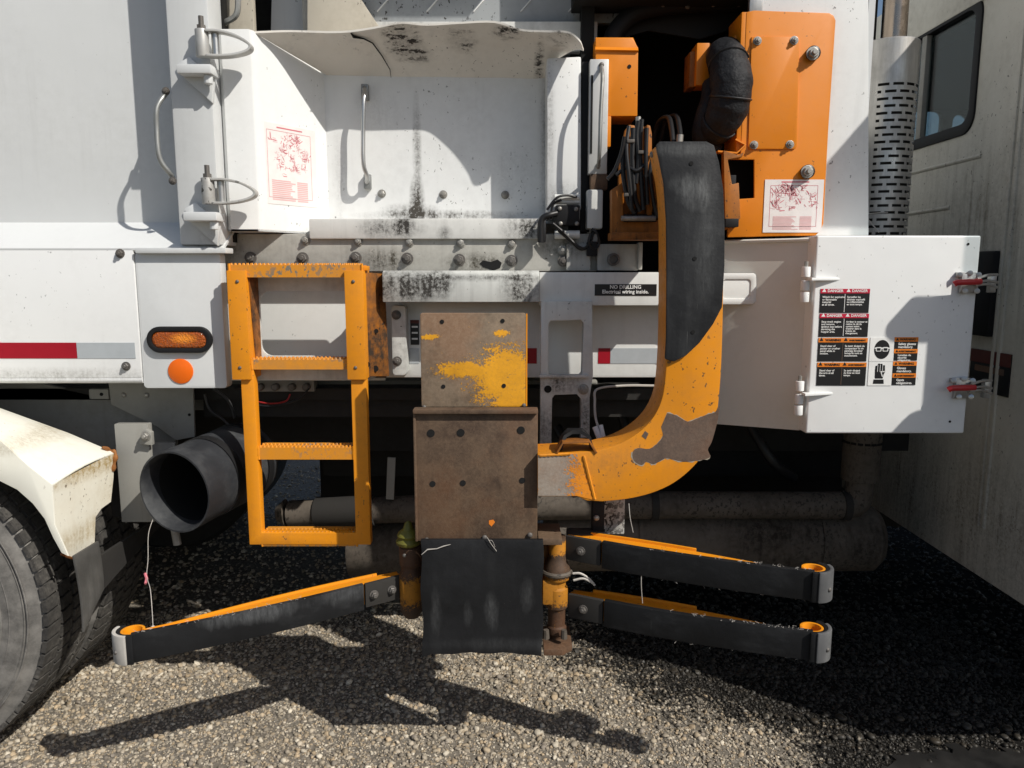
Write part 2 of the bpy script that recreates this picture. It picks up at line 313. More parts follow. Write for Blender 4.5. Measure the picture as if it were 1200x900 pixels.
M['labelwhite'] = flat('label white', (.80, .80, .78), .4)
M['dwhite'] = flat('sticker paper', (.76, .72, .70), .45)
M['pink'] = flat('faded red print', (.60, .17, .20), .5)
M['pinkpale'] = flat('pale red print', (.70, .42, .42), .5)
M['brown'] = flat('brown tape', (.10, .02, .015), .5)
M['cavity'] = flat('hopper dark interior', (.012, .012, .012), .8, .2)
M['yellowgreen'] = paint('greasy yellow cap', (.17, .16, .02), .4, .9, .5, .9, gcol=(.03, .03, .012))
M['sand'] = paint('weathered beige panel', (.52, .48, .40), .6, .5, .9, .8, gcol=(.20, .16, .11), spk=.66)
M['gmetal'] = paint('speckled grey plate', (.40, .42, .43), .5, .5, .4, .9, gcol=(.12, .12, .12), spk=.62)
M['wire'] = flat('pale wire', (.45, .42, .38), .5)
M['redwire'] = flat('red wire', (.35, .02, .02), .5)
M['seat'] = flat('cab lining', (.03, .03, .032), .8)
def lens_mat():
    s = NT('amber lens'); v = s.n('TexVoronoi'); v.inputs['Scale'].default_value = 170; s.link(s.pos, v.inputs['Vector'])
    c = s.mix(s.spot(at3(213, 397, 2.34), .05, .02, 1), (.33, .07, .004), (.80, .26, .02)); s.bump(v.outputs[0], .9, .003); s.out(c, .12, 0, .6); s.b.inputs['Coat Weight'].default_value = .6; return s.m
M['lens'] = lens_mat()
def glass_mat(name, tint, mixf):
    s = NT(name); t = s.t; tr = s.n('BsdfTransparent'); tr.inputs[0].default_value = (*tint, 1); gl = s.n('BsdfGlossy'); gl.inputs['Roughness'].default_value = .03
    lw = s.n('LayerWeight'); lw.inputs[0].default_value = .25; mx = s.n('MixShader'); s.link(s.ramp(lw.outputs['Fresnel'], 0, 1, mixf*.6, .16), mx.inputs[0]); s.link(tr.outputs[0], mx.inputs[1]); s.link(gl.outputs[0], mx.inputs[2])
    s.link(mx.outputs[0], t.nodes['Material Output'].inputs[0]); return s.m
M['glass'] = glass_mat('tinted window glass', (.55, .62, .64), .06)
M['clearglass'] = glass_mat('clear window glass', (.93, .95, .95), .04)
def tyre_mat():
    s = NT('dusty tyre'); A = s.noise(5, 6, .6); B = s.noise(70, 5, .7); f = s.math('MULTIPLY', s.ramp(A, .3, .65), s.ramp(B, .3, .7))
    c = s.mix(f, (.028, .027, .026), (.15, .14, .125)); s.bump(B, .25, .0015); return s.out(c, .75, 0, .25)
M['tyre'] = tyre_mat()
def sidewall_mat():
    s = NT('dusty sidewall'); A = s.noise(9, 8, .7); c = s.mix(s.ramp(A, .36, .62), (.075, .072, .068), (.21, .20, .185)); s.bump(s.noise(90, 4), .2, .001); return s.out(c, .75, 0, .25)
M['sidewall'] = sidewall_mat()
def stain_mask(s):                                      # oily wet patch beside the cab, ragged edge
    x, y, z = s.sep(); n = s.noise(3.2, 7, .7)
    k = s.math('ADD', s.math('MULTIPLY', s.math('SUBTRACT', n, .5), 1.1), s.math('MULTIPLY', s.math('SUBTRACT', s.noise(70, 2), .5), .9))
    a = s.math('SUBTRACT', x, s.math('ADD', s.ramp(y, 2.25, 2.75, .86, .22), k))
    return s.ramp(a, -.06, .10)
def gravel_mat(name, stone):
    s = NT(name)
    if stone:
        at = s.n('Attribute'); at.attribute_name = 'tone'; c = s.mix(s.ramp(s.noise(260, 4, .7), .3, .7, 0, .35), at.outputs['Color'], (.10, .085, .065)); r = .75
        s.bump(s.noise(300, 4), .3, .001)
    else:
        v = s.n('TexVoronoi'); v.inputs['Scale'].default_value = 85; s.link(s.pos, v.inputs['Vector']); n = s.noise(3, 6)
        c = s.mix(s.ramp(v.outputs['Distance'], .1, .6), (.27, .245, .21), (.12, .108, .09)); c = s.mix(s.ramp(n, .35, .7, 0, .5), c, (.22, .19, .15)); r = .85
        s.bump(v.outputs['Distance'], -.9, .012)
    m = stain_mask(s); c = s.mix(m, c, s.mix(.93 if stone else .97, c, (.007, .0068, .0065)))
    s.m.cycles.displacement_method = 'BUMP' if hasattr(s.m, 'cycles') else 'BUMP'
    return s.out(c, s.ramp(m, 0, 1, r, .5 if stone else .95), 0, .3 if stone else .06)
M['ground'] = gravel_mat('gravel ground', False); M['stone'] = gravel_mat('gravel stones', True)
def puddle_mat():
    s = NT('oily mud water'); c = s.mix(s.ramp(s.noise(6, 6), .35, .7), (.010, .010, .010), (.028, .026, .024)); s.bump(s.noise(25, 5), .25, .004); return s.out(c, s.ramp(s.noise(12, 4), .3, .7, .22, .5), 0, .5)
M['puddle'] = puddle_mat()
# ------------------------------------------------------------------ lettering (all turned to meshes in one pass)
TXT = {}
def letter(key, body, size, align='LEFT', bold=0):
    cu = bpy.data.curves.new('lettering', 'FONT'); cu.body = body; cu.size = size; cu.align_x = align; cu.resolution_u = 2; cu.space_line = .92; cu.extrude = .0003; cu.offset = bold
    o = bpy.data.objects.new('lettering', cu); COL.objects.link(o); TXT[key] = o
D3 = [('danger', 'DANGER', 'DANGER', 'Watch for explosive\nor flammable\nmaterial\nat all times.', 'Surveiller les\ndéchets explosifs\nou inflammables\nen tout temps.'),
      ('danger', 'DANGER', 'DANGER', 'Stop truck engine\nand remove\nignition key before\nservicing the\nhopper area.', "Arrêter le moteur et\nretirer la clé de\ncontact avant\nd'entrer dans la\ntrémie de\nchargement."),
      ('warning', 'WARNING', 'AVERTISSEMENT', 'Stand clear of\npacker or crusher\npanel while in\nmotion.', 'Se tenir éloigné du\ncompacteur et du\npanneau broyeur\nlorsqu\'ils sont en\nmouvement.'),
      ('warning', 'WARNING', 'AVERTISSEMENT', 'Stand clear of\nthe arm at all\ntimes.', 'Se tenir éloigné\ndu bras en tout\ntemps.')]
for i, (k, a, b, c, d) in enumerate(D3):
    letter(f'h{i}a', a, .0115 if k == 'danger' else .0095, 'CENTER', .0003); letter(f'h{i}b', b, .0115 if k == 'danger' else .0068, 'CENTER', .0002)
    letter(f'b{i}a', c, .0081, bold=.00015); letter(f'b{i}b', d, .0078 if i != 1 else .0074, bold=.00015)
G4 = [('WARNING', 'Safety glasses\nmandatory.'), ('AVERTISSEMENT', 'Lunettes de\nsécurité\nobligatoires.'), ('WARNING', 'Gloves\nmandatory.'), ('AVERTISSEMENT', 'Gants\nobligatoires.')]
for i, (a, b) in enumerate(G4): letter(f'g{i}h', a, .0095 if i % 2 == 0 else .0072, 'CENTER', .0002); letter(f'g{i}b', b, .0098 if i != 1 else .0082, bold=.0002)
letter('nodrill', 'NO DRILLING\nElectrical wiring inside.', .0158, 'CENTER', .0004)
bpy.context.view_layer.update(); dg = bpy.context.evaluated_depsgraph_get(); TM = {}
for k, o in TXT.items(): TM[k] = bpy.data.meshes.new_from_object(o.evaluated_get(dg))
for k, o in TXT.items():
    cu = o.data; bpy.data.objects.remove(o); bpy.data.curves.remove(cu)
def put_text(key, wc, mat, parent, name='lettering', ang=0.):
    me = TM[key]; me.materials.clear(); me.materials.append(mat); me.name = name
    return put(name, me, wc, parent, rot=(math.pi/2, 0, ang))
# ================================================================== THE SETTING
def struct(name, me_b, mat, label, cat, kind='structure', **k):
    o = me_b.build(name, mat, None, **k); o['label'] = label; o['category'] = cat; o['kind'] = kind; return o
b = MB(); b.face([(-400, -60, 0), (400, -60, 0), (400, 900, 0), (-400, 900, 0)])
struct('ground', b, M['ground'], 'pale gravel yard the truck is parked on', 'ground', smooth=False)
# ================================================================== THE TRUCK
T = bpy.data.objects.new('garbage_truck', None); COL.objects.link(T); T.location = (0, 3.4, 0); WC[T.name] = Vector((0, 3.4, 0)); T.empty_display_size = .5
T['label'] = 'white side-loading garbage truck with orange ladder and curved orange lifting arm'; T['category'] = 'garbage truck'
# shared bolts -------------------------------------------------------
def hexbolt():
    b = MB(); b.lathe([(0, 1.35), (-.22, 1.35), (-.24, 1.3)], (0, 0, 0), n=14)
    b.lathe([(-.2, 1.), (-.95, 1.), (-1.05, .84)], (0, 0, 0), n=6).lathe([(-1., .5), (-1.55, .5), (-1.62, .42)], (0, 0, 0), n=10); return b.mesh('bolt', M['bolt'], smooth=False)
def domebolt():
    b = MB(); b.lathe([(0, 1.0), (-.3, .95), (-.55, .7), (-.68, .3)], (0, 0, 0), n=12); return b.mesh('bolt', M['bolt'])
BOLT = hexbolt(); BOLTD = BOLT.copy(); BOLTD.materials.clear(); BOLTD.materials.append(M['darkbolt']); DOME = domebolt(); DOMED = DOME.copy(); DOMED.materials.clear(); DOMED.materials.append(M['darkbolt'])
def bolt(px, py, Y, r, parent, me=None, name='bolt', wc=None, rz=0):
    return put(name, me or BOLT, P(px, py, Y) if wc is None else wc, parent, rot=(0, random.uniform(0, 6), 0) if not rz else (0, 0, rz), scale=(r, r, r))
def hole(px, py, Y, r, parent, name='bolt_hole'):
    return MB().lathe([(0, r), (-.0015, r)], P(px, py, Y), n=14).build(name, M['cavity'], parent)
# ---- left body side ------------------------------------------------
YB, YS = 2.50, 2.36
x0, x1, z0, z1 = rect(-900, -300, 262, 262, YB)
zl = Zp(262, YB); zf = Zp(290, YS); XL = -4.2; XR = Xp(262, 290, YS)
body = MB().box(XL, Xp(262, 150, YB), YB, YB+.08, zl-.06, 3.3).build('body_panel', M['body'], T, .004, 'large white flat side panel of the body behind the hopper')
g = [[Vector((x, y, z)) for x in np.linspace(XL, XR, 30)] for y, z in ((YB+.01, zl+.012), (YB-.004, zl), (YS+.012, zf+.007), (YS, zf-.002), (YS, zf-.008))]
MB().sheet(g, (0, .006, -.006)).build('sloping_ledge', M['body'], T, label='sloping white ledge below the body panel')
a, c, d, e = rect(-900, 291.5, 161, 443, YS)
xe = Xp(161, 370, YS); zb = Zp(443, YS)
skirt = MB().box(XL, xe, YS, YS+.03, zb, zf-.004).build('skirt_panel', M['skirt'], T, .003, 'removable white skirt panel with reflective tape')
for q in ((141, 297), (148, 429)): bolt(*q, YS, .0105, skirt, BOLTD)
MB().tube([(XL, YS+.012, zb-.006), (xe, YS+.012, zb-.006)], .012, 12).build('rolled_edge', M['skirt'], skirt)
za, zc = Zp(420, YS), Zp(401.5, YS)
def tape(x0, x1, Y, z0, z1, mat, par): return MB().box(x0, x1, Y-.0015, Y+.001, z0, z1).build('reflective_tape', mat, par)
tape(Xp(-230, 410, YS), Xp(90, 410, YS), YS, za, zc, M['red'], skirt); tape(Xp(90.4, 410, YS), Xp(158.5, 410, YS), YS, za, zc, M['silver'], skirt)
corner = MB()
a, c, d, e = rect(163, 296, 262, 455, YS+.005)
corner.prism(rrect(a, c, d, e, .012), YS+.005, YS+.05)
corner = corner.build('corner_panel', M['body'], T, .004, 'white corner panel carrying the amber marker light')
def lamp():
    cx, cz, Y = Xp(211, 398, 2.36), Zp(398, 2.36), 2.365
    o = lambda hw, hh: rrect(cx-hw, cx+hw, cz-hh, cz+hh, hh-.0005, 8)
    g = MB().prism(o(.101, .041), Y-.016, Y+.004, [o(.086, .026)]).build('marker_light', M['black'], T, .004, 'oval amber marker light in black rubber grommet')
    l = MB(); n = 8; rows = [o(.088-.02*(k/n)**2.5, .028-.014*(k/n)**2.5) for k in range(n+1)]
    gr = [[Vector((p[0], Y-.003-.011*math.sin(k/n*math.pi/2), p[1])) for p in r+r[:1]] for k, r in enumerate(rows)]
    l.sheet(gr); l.face([v for v in gr[-1][:-1]]); l.build('lens', M['lens'], g)
lamp()
MB().lathe([(0, .0395), (-.003, .0395), (-.0045, .037)], P(212, 435, 2.365), n=40).build('round_reflector', M['refl'], T, label='round orange reflector below the marker light')
# vertical corner post
pl, pr = Xp(203, 150, YS-.01), Xp(251, 150, YS-.01); zp = Zp(287, YS)
xo_gap = Xp(268, 150, 2.46)
post = MB().prism([(pl-.05, YB+.01), (pl, YS-.01), (pr, YS-.01), (pr, YB+.01)], zp, 3.3, ax='XY').build('corner_post', M['body'], T, .007, 'white vertical corner post with hinges')
MB().box(pr-.01, xo_gap, 2.455, 2.50, Zp(284, 2.46), 3.3).build('seam_shade_strip', M['cavity'], T)  # black strip behind the gap, its shade put into the colour
MB().box(Xp(160, 292, YS)+.002, XR+.012, YS-.016, YS+.05, Zp(297, YS), zf-.001).build('post_foot', M['body'], post, .004)
MB().tube(cr([P(194, 107, 2.44), P(194, 110, 2.36), P(184, 126, 2.33), P(183.5, 150, 2.33), P(187, 185, 2.33), P(201, 206, 2.36), P(202.5, 211, 2.44)], 6), .0075, 10).build('grab_handle', M['handle'], T, label='bent steel grab handle on the corner post')
for i, (px, py) in enumerate(((194.5, 107), (202.5, 212))): bolt(px, py, 2.352, .009, T, BOLTD, 'handle_bolt')
def hinge(cx, cy):
    Y = 2.315; c = P(cx, cy, Y); r = .019
    h = MB().cyl(c+Vector((0, 0, -.038)), c+Vector((0, 0, .038)), r, n=18).build('hinge', M['hinge'], T, .002, 'hinge with pointed loop strap joining corner post to hopper')
    b = MB(); b.cyl(c+Vector((0, 0, .036)), c+Vector((0, 0, .05)), .013, n=6).cyl(c+Vector((0, 0, .045)), c+Vector((0, 0, .075)), .0075, n=10); b.build('pin', M['darkbolt'], h)
    pts = [(0.012, .033), (.05, .034), (.09, .026), (.122, .010), (.133, -.004), (.122, -.017), (.09, -.028), (.05, -.034), (.012, -.035)]
    b = MB(); b.tube([c+Vector((x, -.004+.03*(x/.133), z)) for x, z in [tuple(v)[:2] for v in cr([(x, z, 0) for x, z in pts], 5)]], 0, sq=(.032, .007, Vector((0, 1, 0)))); b.build('loop_strap', M['hinge'], h, .0015)
    MB().cyl(c+Vector((.035, .01, -.03)), c+Vector((.035, .01, .03)), .011, n=12).build('spacer', M['steel'], h)
    b = MB(); b.box(c.x-.07, c.x+.03, Y-.025, YS, c.z-.088, c.z-.062); l = b.build('lug', M['body'], h, .005)
    b = MB(); b.prism([(c.x-.085, c.z-.05), (c.x-.07, c.z-.088), (c.x+.01, c.z-.16), (c.x+.02, c.z-.088), (c.x-.05, c.z-.03)], YS-.024, YS-.004); b.build('weld_plate', M['body'], h, .004)
    MB().cyl(c+Vector((.012, .0, -.112)), c+Vector((.012, .0, -.088)), .013, n=10).build('lower_nut', M['body'], h, .002)
hinge(237, 51); hinge(244, 224)
# ---- behind and above the hopper -------------------------------------
def plate(name, x0, y0, x1, y1, Y, t, mat, par=T, bev=.003, label=None): return MB().pbox(x0, y0, x1, y1, Y, t).build(name, mat, par, bev, label)
def pplate(name, pix, Y, t, mat, par=T, bev=.003, label=None, holes=()): return MB().ppoly(pix, Y, t, holes).build(name, mat, par, bev, label)
plate('upper_side_panel', 252, -260, 291, 60, 2.52, .03, M['sand'], label='weathered beige strip above the hopper hinge')
MB().tube(cr([P(262, 34, 2.49), P(263, 27, 2.48), P(277, 17, 2.47), P(279, -10, 2.47), P(279, -80, 2.47)], 5), .009, 8).build('climbing_rail', M['handle'], T)
MB().tube([P(262.5, 30, 2.505), P(262, -80, 2.505)], .005, 6).build('cable', M['hose'], T)
plate('dark_recess', 288, -200, 330, 60, 2.85, .03, M['under'])
pplate('hopper_head_plate', [(322, -150), (356, -150), (356, 80), (316, 80)], 2.70, .02, M['hopper'], label='white plate behind the hopper canopy')
plate('edge_strip', 352, -150, 362, 60, 2.62, .06, M['rail'])
pplate('sand_panel', [(360, -150), (402, -150), (404, -30), (446, 34), (446, 60), (360, 60)], 2.59, .03, M['sand'], label='peeling beige panel behind the canopy')
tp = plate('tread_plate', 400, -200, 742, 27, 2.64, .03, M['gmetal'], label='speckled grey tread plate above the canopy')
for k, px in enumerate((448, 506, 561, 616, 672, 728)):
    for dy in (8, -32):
        a, c = P(px-6, dy+6, 2.64), P(px+7, dy-9, 2.64); MB().tube([a, c], 0, sq=(.010, .004, Vector((0, 1, 0)))).build('painted_sun_stripe', M['labelwhite'], tp, .001)  # white bars paint sun stripes onto the shaded plate
plate('canopy_back_strip', 400, 25, 700, 60, 2.60, .04, M['lip'])
MB().box(-.62, .30, 2.28, 2.64, 2.86, 2.90).build('added_shade_hood', M['hopper'], T, .004)  # unseen overhang added to shade the tread plate
# ---- hopper --------------------------------------------------------
YF, YH = 2.40, 2.64
xo, xi, xb = Xp(260, 150, YF), Xp(299, 150, YF), Xp(385, 170, YH)
zt, zbt = Zp(39, YF), Zp(271, YF); ztb = Zp(88, YH); xr = Xp(641, 170, YH)
sw = MB(); T0 = [(xo, YF+.06), (xo, YF+.012), (xo+.012, YF), (xi-.006, YF), (xi+.006, YF+.008)]
top = lambda y: .012+zt+(ztb-zt)*max(0, min(1, (y-YF)/(YH-YF)))
line = T0+[(xi+(xb-xi)*t, YF+.01+(YH-YF)*t) for t in np.linspace(.12, 1, 6)]
zbf = lambda t: zbt
sw.sheet([[Vector((x, y, top(y) if r else zbt)) for x, y in line] for r in (0, 1)], (-.004, .006, 0))
sw = sw.build('hopper_side_wall', M['hopper'], T, 0, 'white flared side wall of the hopper with a red diagram sticker')
MB().sheet([[Vector((x, y, zbt)) for x, y in line], [Vector((x, YH+.05, zbt)) for x, y in line]], (0, 0, .006)).build('wall_floor', M['hopper'], sw)
MB().box(xb-.02, xr+.03, YH, YH+.03, Zp(262, YH), ztb+.12).build('hopper_back_wall', M['hopper'], T, label='white back wall of the hopper with a vertical grab handle')
hb = bpy.data.objects['hopper_back_wall']
for q in ((447.5, 227), (519.5, 228), (592, 228.5)): bolt(*q, YH, .0105, hb, BOLT)
lip = plate('hopper_lip', 362, 256, 634, 280, 2.47, .17, M['lip'], bev=.006, label='grimy white lip along the bottom of the hopper')
# canopy: curved, dented front edge
fr = [(299, 39), (340, 38.5), (400, 37), (440, 33.5), (470, 30), (500, 28), (540, 28), (580, 29), (610, 34), (640, 38), (665, 41), (679, 46), (684, 60)]
bk = [(383, 88), (402, 88.5), (428, 89), (452, 89.5), (478, 90), (505, 90), (532, 90.5), (560, 91), (588, 91), (612, 92), (630, 92), (641, 90), (642, 80)]
rows = []
for k in range(9):
    t = k/8; r = []
    for i, (a, c) in enumerate(zip(fr, bk)):
        A, B = P(*a, (2.415, 2.44, 2.452, 2.452, 2.452, 2.452, 2.45, 2.447, 2.435, 2.41, 2.385, 2.375, 2.40)[i]), P(*c, YH)
        p = A.lerp(B, t); e_ = min(1, i/2.5); p.z += (.018*math.sin(math.pi*t)+.006*math.sin(i*2.1+k)*(1-t))*e_; r.append(p)
    rows.append(cr(r, 4))
cn = MB().sheet(rows, (0, 0, .006)).build('hopper_canopy', M['canopy'], T, 0, 'dented and scraped canopy sheet over the hopper')
# gash torn into the canopy
pts = [rows[0][9], rows[1][9], rows[2][10], rows[3][11], rows[5][12], rows[7][13], rows[8][13]]
MB().tube([p+Vector((0, -.003, -.004)) for p in pts], [.002, .0045, .0025, .002, .0018, .0012, .0007], 6).build('crease', M['cavity'], cn)
pplate('hopper_side_post', [(641, 68), (681, 66), (681, 246), (641, 256)], 2.49, .14, M['hopper'], bev=.006, label='white right-hand post of the hopper opening')
hd = MB().tube(cr([P(427.5, 104, 2.62), P(427.5, 108, 2.59), P(426, 122, 2.575), P(425.5, 160, 2.575), P(426, 192, 2.575), P(430, 206, 2.59), P(430, 214, 2.62)], 5), .0075, 10).build('hopper_handle', M['steel'], T, label='vertical steel grab handle inside the hopper')
for q in ((427, 98, 117), (430, 204, 221)):
    MB().pbox(q[0]-4, q[1], q[0]+4.5, q[2], 2.62, .02).build('handle_foot', M['handle'], hd, .003); bolt(q[0], q[1]+5, 2.62, .006, hd, DOMED)
def frame_of(o, u, v, n): return o, u.normalized(), v.normalized(), n.normalized()
def diagram(o, u, v, n, w, h, seed, label, head=None):
    rd = random.Random(seed); b = MB(); o = Vector(o)
    def q(x, y, k): return o+u*x+v*y+n*(.0012+.0004*k)
    def strip(x0, y0, x1, y1, wd, B, k=1):
        d = Vector((x1-x0, y1-y0)); l = d.length or 1e-6; p = Vector((-d.y, d.x))/l*wd/2
        B.face([q(x0+p.x, y0+p.y, k), q(x1+p.x, y1+p.y, k), q(x1-p.x, y1-p.y, k), q(x0-p.x, y0-p.y, k)])
    s = MB(); s.sheet([[q(0, 0, 0), q(w, 0, 0)], [q(0, h, 0), q(w, h, 0)]], n*-.001); st = s.build('diagram_sticker', M['dwhite'], T, 0, label)
    m = .018*w/.18
    for A in (((m, m, w-m, m), (m, h-m, w-m, h-m), (m, m, m, h-m), (w-m, m, w-m, h-m))): strip(*A, .0012, b)
    strip(w*.28, h*.955, w*.75, h*.955, .004, b)
    cl = [(rd.uniform(.16, .84)*w, rd.uniform(.42, .86)*h) for _ in range(26)]
    for cx, cy in cl:
        R0 = rd.uniform(.04, .10)*w
        for _ in range(10):
            a = rd.uniform(0, 6.28); r = R0*rd.random()**.5; x, y = cx+r*math.cos(a), cy+r*math.sin(a); l = rd.uniform(.003, .020); t = rd.choice((0, 1.57, .6, 2.2, rd.uniform(0, 3)))
            strip(x, y, min(w-m, max(m, x+l*math.cos(t))), min(h*.9, max(h*.36, y+l*math.sin(t))), rd.choice((.0007, .0007, .001, .001, .0022)), b)
    b.build('red_drawing', M['pink'], st, smooth=False)
    tb = MB(); x0, x1, y0, y1 = .16*w, .72*w, .05*h, .31*h
    nr = 11
    for i in range(nr):
        y = y0+(y1-y0)*(i+.5)/nr; strip(x0, y, x0+(x1-x0)*rd.uniform(.55, .78), y, (y1-y0)/nr*.62, tb); strip(x0+(x1-x0)*.82, y, x1+.1*w, y, (y1-y0)/nr*.66, tb)
    tb.build('parts_table', M['pinkpale'], st, smooth=False)
u = Vector((xb-xi, YH-YF, 0)).normalized(); nn = Vector((u.y, -u.x, 0)); 
tt = .12; L = Vector((xb-xi, YH-YF, 0)).length
def wallpt(px, py):                                     # photo pixel on the flared wall plane
    lo, hi = 0., 1.
    for _ in range(40):
        m = (lo+hi)/2; y = YF+.01+(YH-YF)*m; x = xi+(xb-xi)*m
        if Xp(px, py, y) > x: lo = m
        else: hi = m
    return Vector((xi+(xb-xi)*lo, YF+.01+(YH-YF)*lo, Zp(py, YF+.01+(YH-YF)*lo)))
A, B = wallpt(309, 238), wallpt(372, 245); C = wallpt(309, 142)
diagram(A, u, Vector((0, 0, 1)), nn, (B-A).length, C.z-A.z, 3, 'faded red wiring diagram sticker on the hopper side wall')
# ---- frame rail below the hopper ------------------------------------
YR = 2.485
fr_ = plate('frame_rail', 262, 274, 700, 318, YR, .08, M['rail'], bev=.004, label='grimy frame rail with two rows of bolts')
for q in ((358, 282), (420, 283), (480, 284), (540, 285), (599.5, 286)): bolt(*q, YR, .0115, fr_)
for q in ((294, 302), (355, 302.5), (417, 302), (477.5, 303), (538.5, 304.5), (599.5, 305.5)): bolt(*q, YR, .0145, fr_, BOLTD)
MB().prism([tuple((Xp(x, y, YR), Zp(y, YR))) for x, y in ((562, 309), (566, 305), (575, 307), (583, 304), (588, 308), (586, 314), (578, 317), (566, 313))], YR-.0015, YR).build('rusted_hole', M['cavity'], fr_)
bm_ = MB(); a, c, d, e = rect(448, 317, 632, 354, 2.36)
bm_.prism([(2.36+.10, d), (2.36, d), (2.36, e-.02), (2.366, e-.008), (2.378, e), (2.36+.12, e)], a, c, ax='YZ')
bm_.build('stained_beam', M['beam'], T, .003, 'white box beam with black drip stains under the hopper')
# ---- sill, tape, mounting bracket -------------------------------------
YL = 2.50
sill = plate('body_sill', 430, 352, 772, 443, YL, .06, M['sill'], bev=.012, label='white sill behind the gripper with reflective tape')
for a, c, m in ((617, 629, 'red'), (701, 715, 'red'), (715.3, 771, 'silver'), (480, 491, 'silver')): tape(Xp(a, 416, YL), Xp(c, 416, YL), YL, Zp(426, YL), Zp(408, YL), M[m], sill)
wl = plate('small_warning_label', 481, 375, 491, 404, YL-.002, .003, M['dkblack'], bev=0)
for k, y in enumerate((382, 389, 396)): MB().pbox(482.5, y, 489.5, y+2, YL-.003, .001).build('print_line', M['labelwhite'], wl)
MB().pbox(481, 375, 491, 379, YL-.003, .001).build('header_band', M['brown'], wl)
pd = MB(); a, c, d, e = rect(459, 358, 476, 440, 2.44); pd.prism(rrect(a, c, d, e, .012), 2.44, 2.50); pd = pd.build('bolted_strap', M['bracket'], T, .004, 'short vertical strap with two bolts')
bolt(464.5, 369, 2.44, .0115, pd, BOLTD); bolt(465.5, 423, 2.44, .0115, pd, BOLTD)
# ---- ladder ----------------------------------------------------------
YLd = 2.30
mp = MB(); Y = 2.40; a, c, d, e = rect(290, 322, 440, 445, Y); ha, hc, hd_, he = rect(305, 341, 420, 417, Y)
mp.prism(rrect(a, c, d, e, .02), Y, Y+.012, [rrect(ha, hc, hd_, he, .035, 6)]); mp.build('ladder_mount_plate', M['bracket'], T, .002, 'grey-white plate with a rounded window behind the ladder')
plate('recess_panel', 262, 318, 450, 446, 2.56, .02, M['sill'])
sf = MB(); sf.sheet([[P(427, 319, 2.34), P(450, 321, 2.42)], [P(428, 441, 2.34), P(456, 441, 2.42)]], (0, .008, 0)); sf = sf.build('ladder_side_flange', M['orangedirty'], T, .002, 'worn orange flange beside the ladder')
hole(441, 388, 2.372, .007, sf); hole(431, 427, 2.345, .008, sf); hole(440, 432, 2.37, .01, sf)
plate('flange_foot', 430, 400, 452, 443, 2.43, .01, M['bare'])
X1, X2, X3, X4 = Xp(268.5, 380, YLd), Xp(290.5, 380, YLd), Xp(405, 380, YLd), Xp(427, 380, YLd)
zr0, zr1, zrm = Zp(640, YLd), Zp(317, YLd), Zp(445, YLd)
lad = MB()
zk = Zp(626, YLd); lad.prism([(X1+.022, zrm+.06), (X1+.022, zr0), (X4-.002, zr0), (X4-.002, zrm+.06), (X3+.008, zrm+.06), (X3+.008, zk), (X2+.006, zk), (X2+.006, zrm+.06)], YLd+.012, YLd+.047)
lad = lad.build('ladder', M['ladder'], T, .003, 'orange three-rung steel access ladder')
for k, (u0, u1) in enumerate(((X1, X2), (X3, X4))):
    up = MB().box(u0, u1, YLd, YLd+.008, zrm, zr1).box(u0, u0+.008, YLd+.008, YLd+.10, zrm, zr1).box(u1-.008, u1, YLd+.008, YLd+.10, zrm, zr1).build('upper_rail', M['ladder'], lad, .002)
    for py in (330, 431): bolt(0, 0, 0, .0055, lad, DOMED, 'rail_screw', wc=Vector(((u0+u1)/2+random.uniform(-.004, .004), YLd, Zp(py, YLd))))
MB().prism([(YLd+.02, zr1-.02), (YLd+.10, zr1-.02), (YLd+.10, zr1-.28), (YLd+.05, zr1-.28)], X2-.002, X2+.004, ax='YZ').build('rail_web', M['orangedirty'], lad)
def rung(y0, y1, xa, xb_, Yf):
    za, zb_ = Zp(y1, Yf), Zp(y0, Yf); b = MB().box(xa, xb_, Yf, Yf+.07, za, zb_-.004)
    n = int((xb_-xa)/.0125)
    for i in range(n):
        for j in range(2):
            x = xa+.006+i*(xb_-xa-.006)/n; c = Vector((x, Yf+.006+j*.03, zb_-.004)); b.cyl(c, c+Vector((0, 0, .006)), .0048, .003, 6)
    b.build('rung', M['tread'], lad, 0)
    for xe_ in (xa+.001, xb_-.001): MB().tube([Vector((xe_, Yf-.001+.002*random.random(), za+(zb_-za)*t)) for t in np.linspace(0, 1, 7)], [.0032+.0012*random.random() for _ in range(7)], 6).build('weld_bead', M['ladder'], lad)
rung(309, 325, X1+.004, X4-.004, YLd+.012); rung(420, 433, X2, X3, YLd+.012); rung(523, 538.5, X2+.006, X3+.01, YLd+.016); rung(624, 640, X2+.004, X3+.012, YLd+.016)
for xx in (X1+.012, X3+.03): MB().box(xx, xx+.035, YLd+.03, YLd+.07, zr1+.0, zr1+.014).build('top_tab', M['ladder'], lad, .002)
# ---- wiring box under the sill -----------------------------------------
jb = MB().pbox(296, 446, 368, 459, 2.60, .05).build('junction_block', M['undergrey'], T, .004, 'grey junction block with four round glands')
for px in (306, 324, 343, 360): MB().lathe([(0, .013), (-.02, .013), (-.024, .009)], P(px, 453, 2.60), n=14).build('gland', M['darkbolt'], jb)
MB().tube(cr([P(362, 455, 2.58), P(350, 468, 2.57), P(320, 476, 2.57), P(296, 474, 2.58)], 6), .004, 6).build('black_wire', M['hose'], T)
MB().tube(cr([P(298, 470, 2.59), P(318, 473, 2.58), P(335, 470, 2.58), P(340, 462, 2.59)], 6), .003, 6).build('red_wire', M['redwire'], T)
plate('cross_member', 150, 446, 700, 481, 2.72, .12, M['undergrey'], bev=.006)
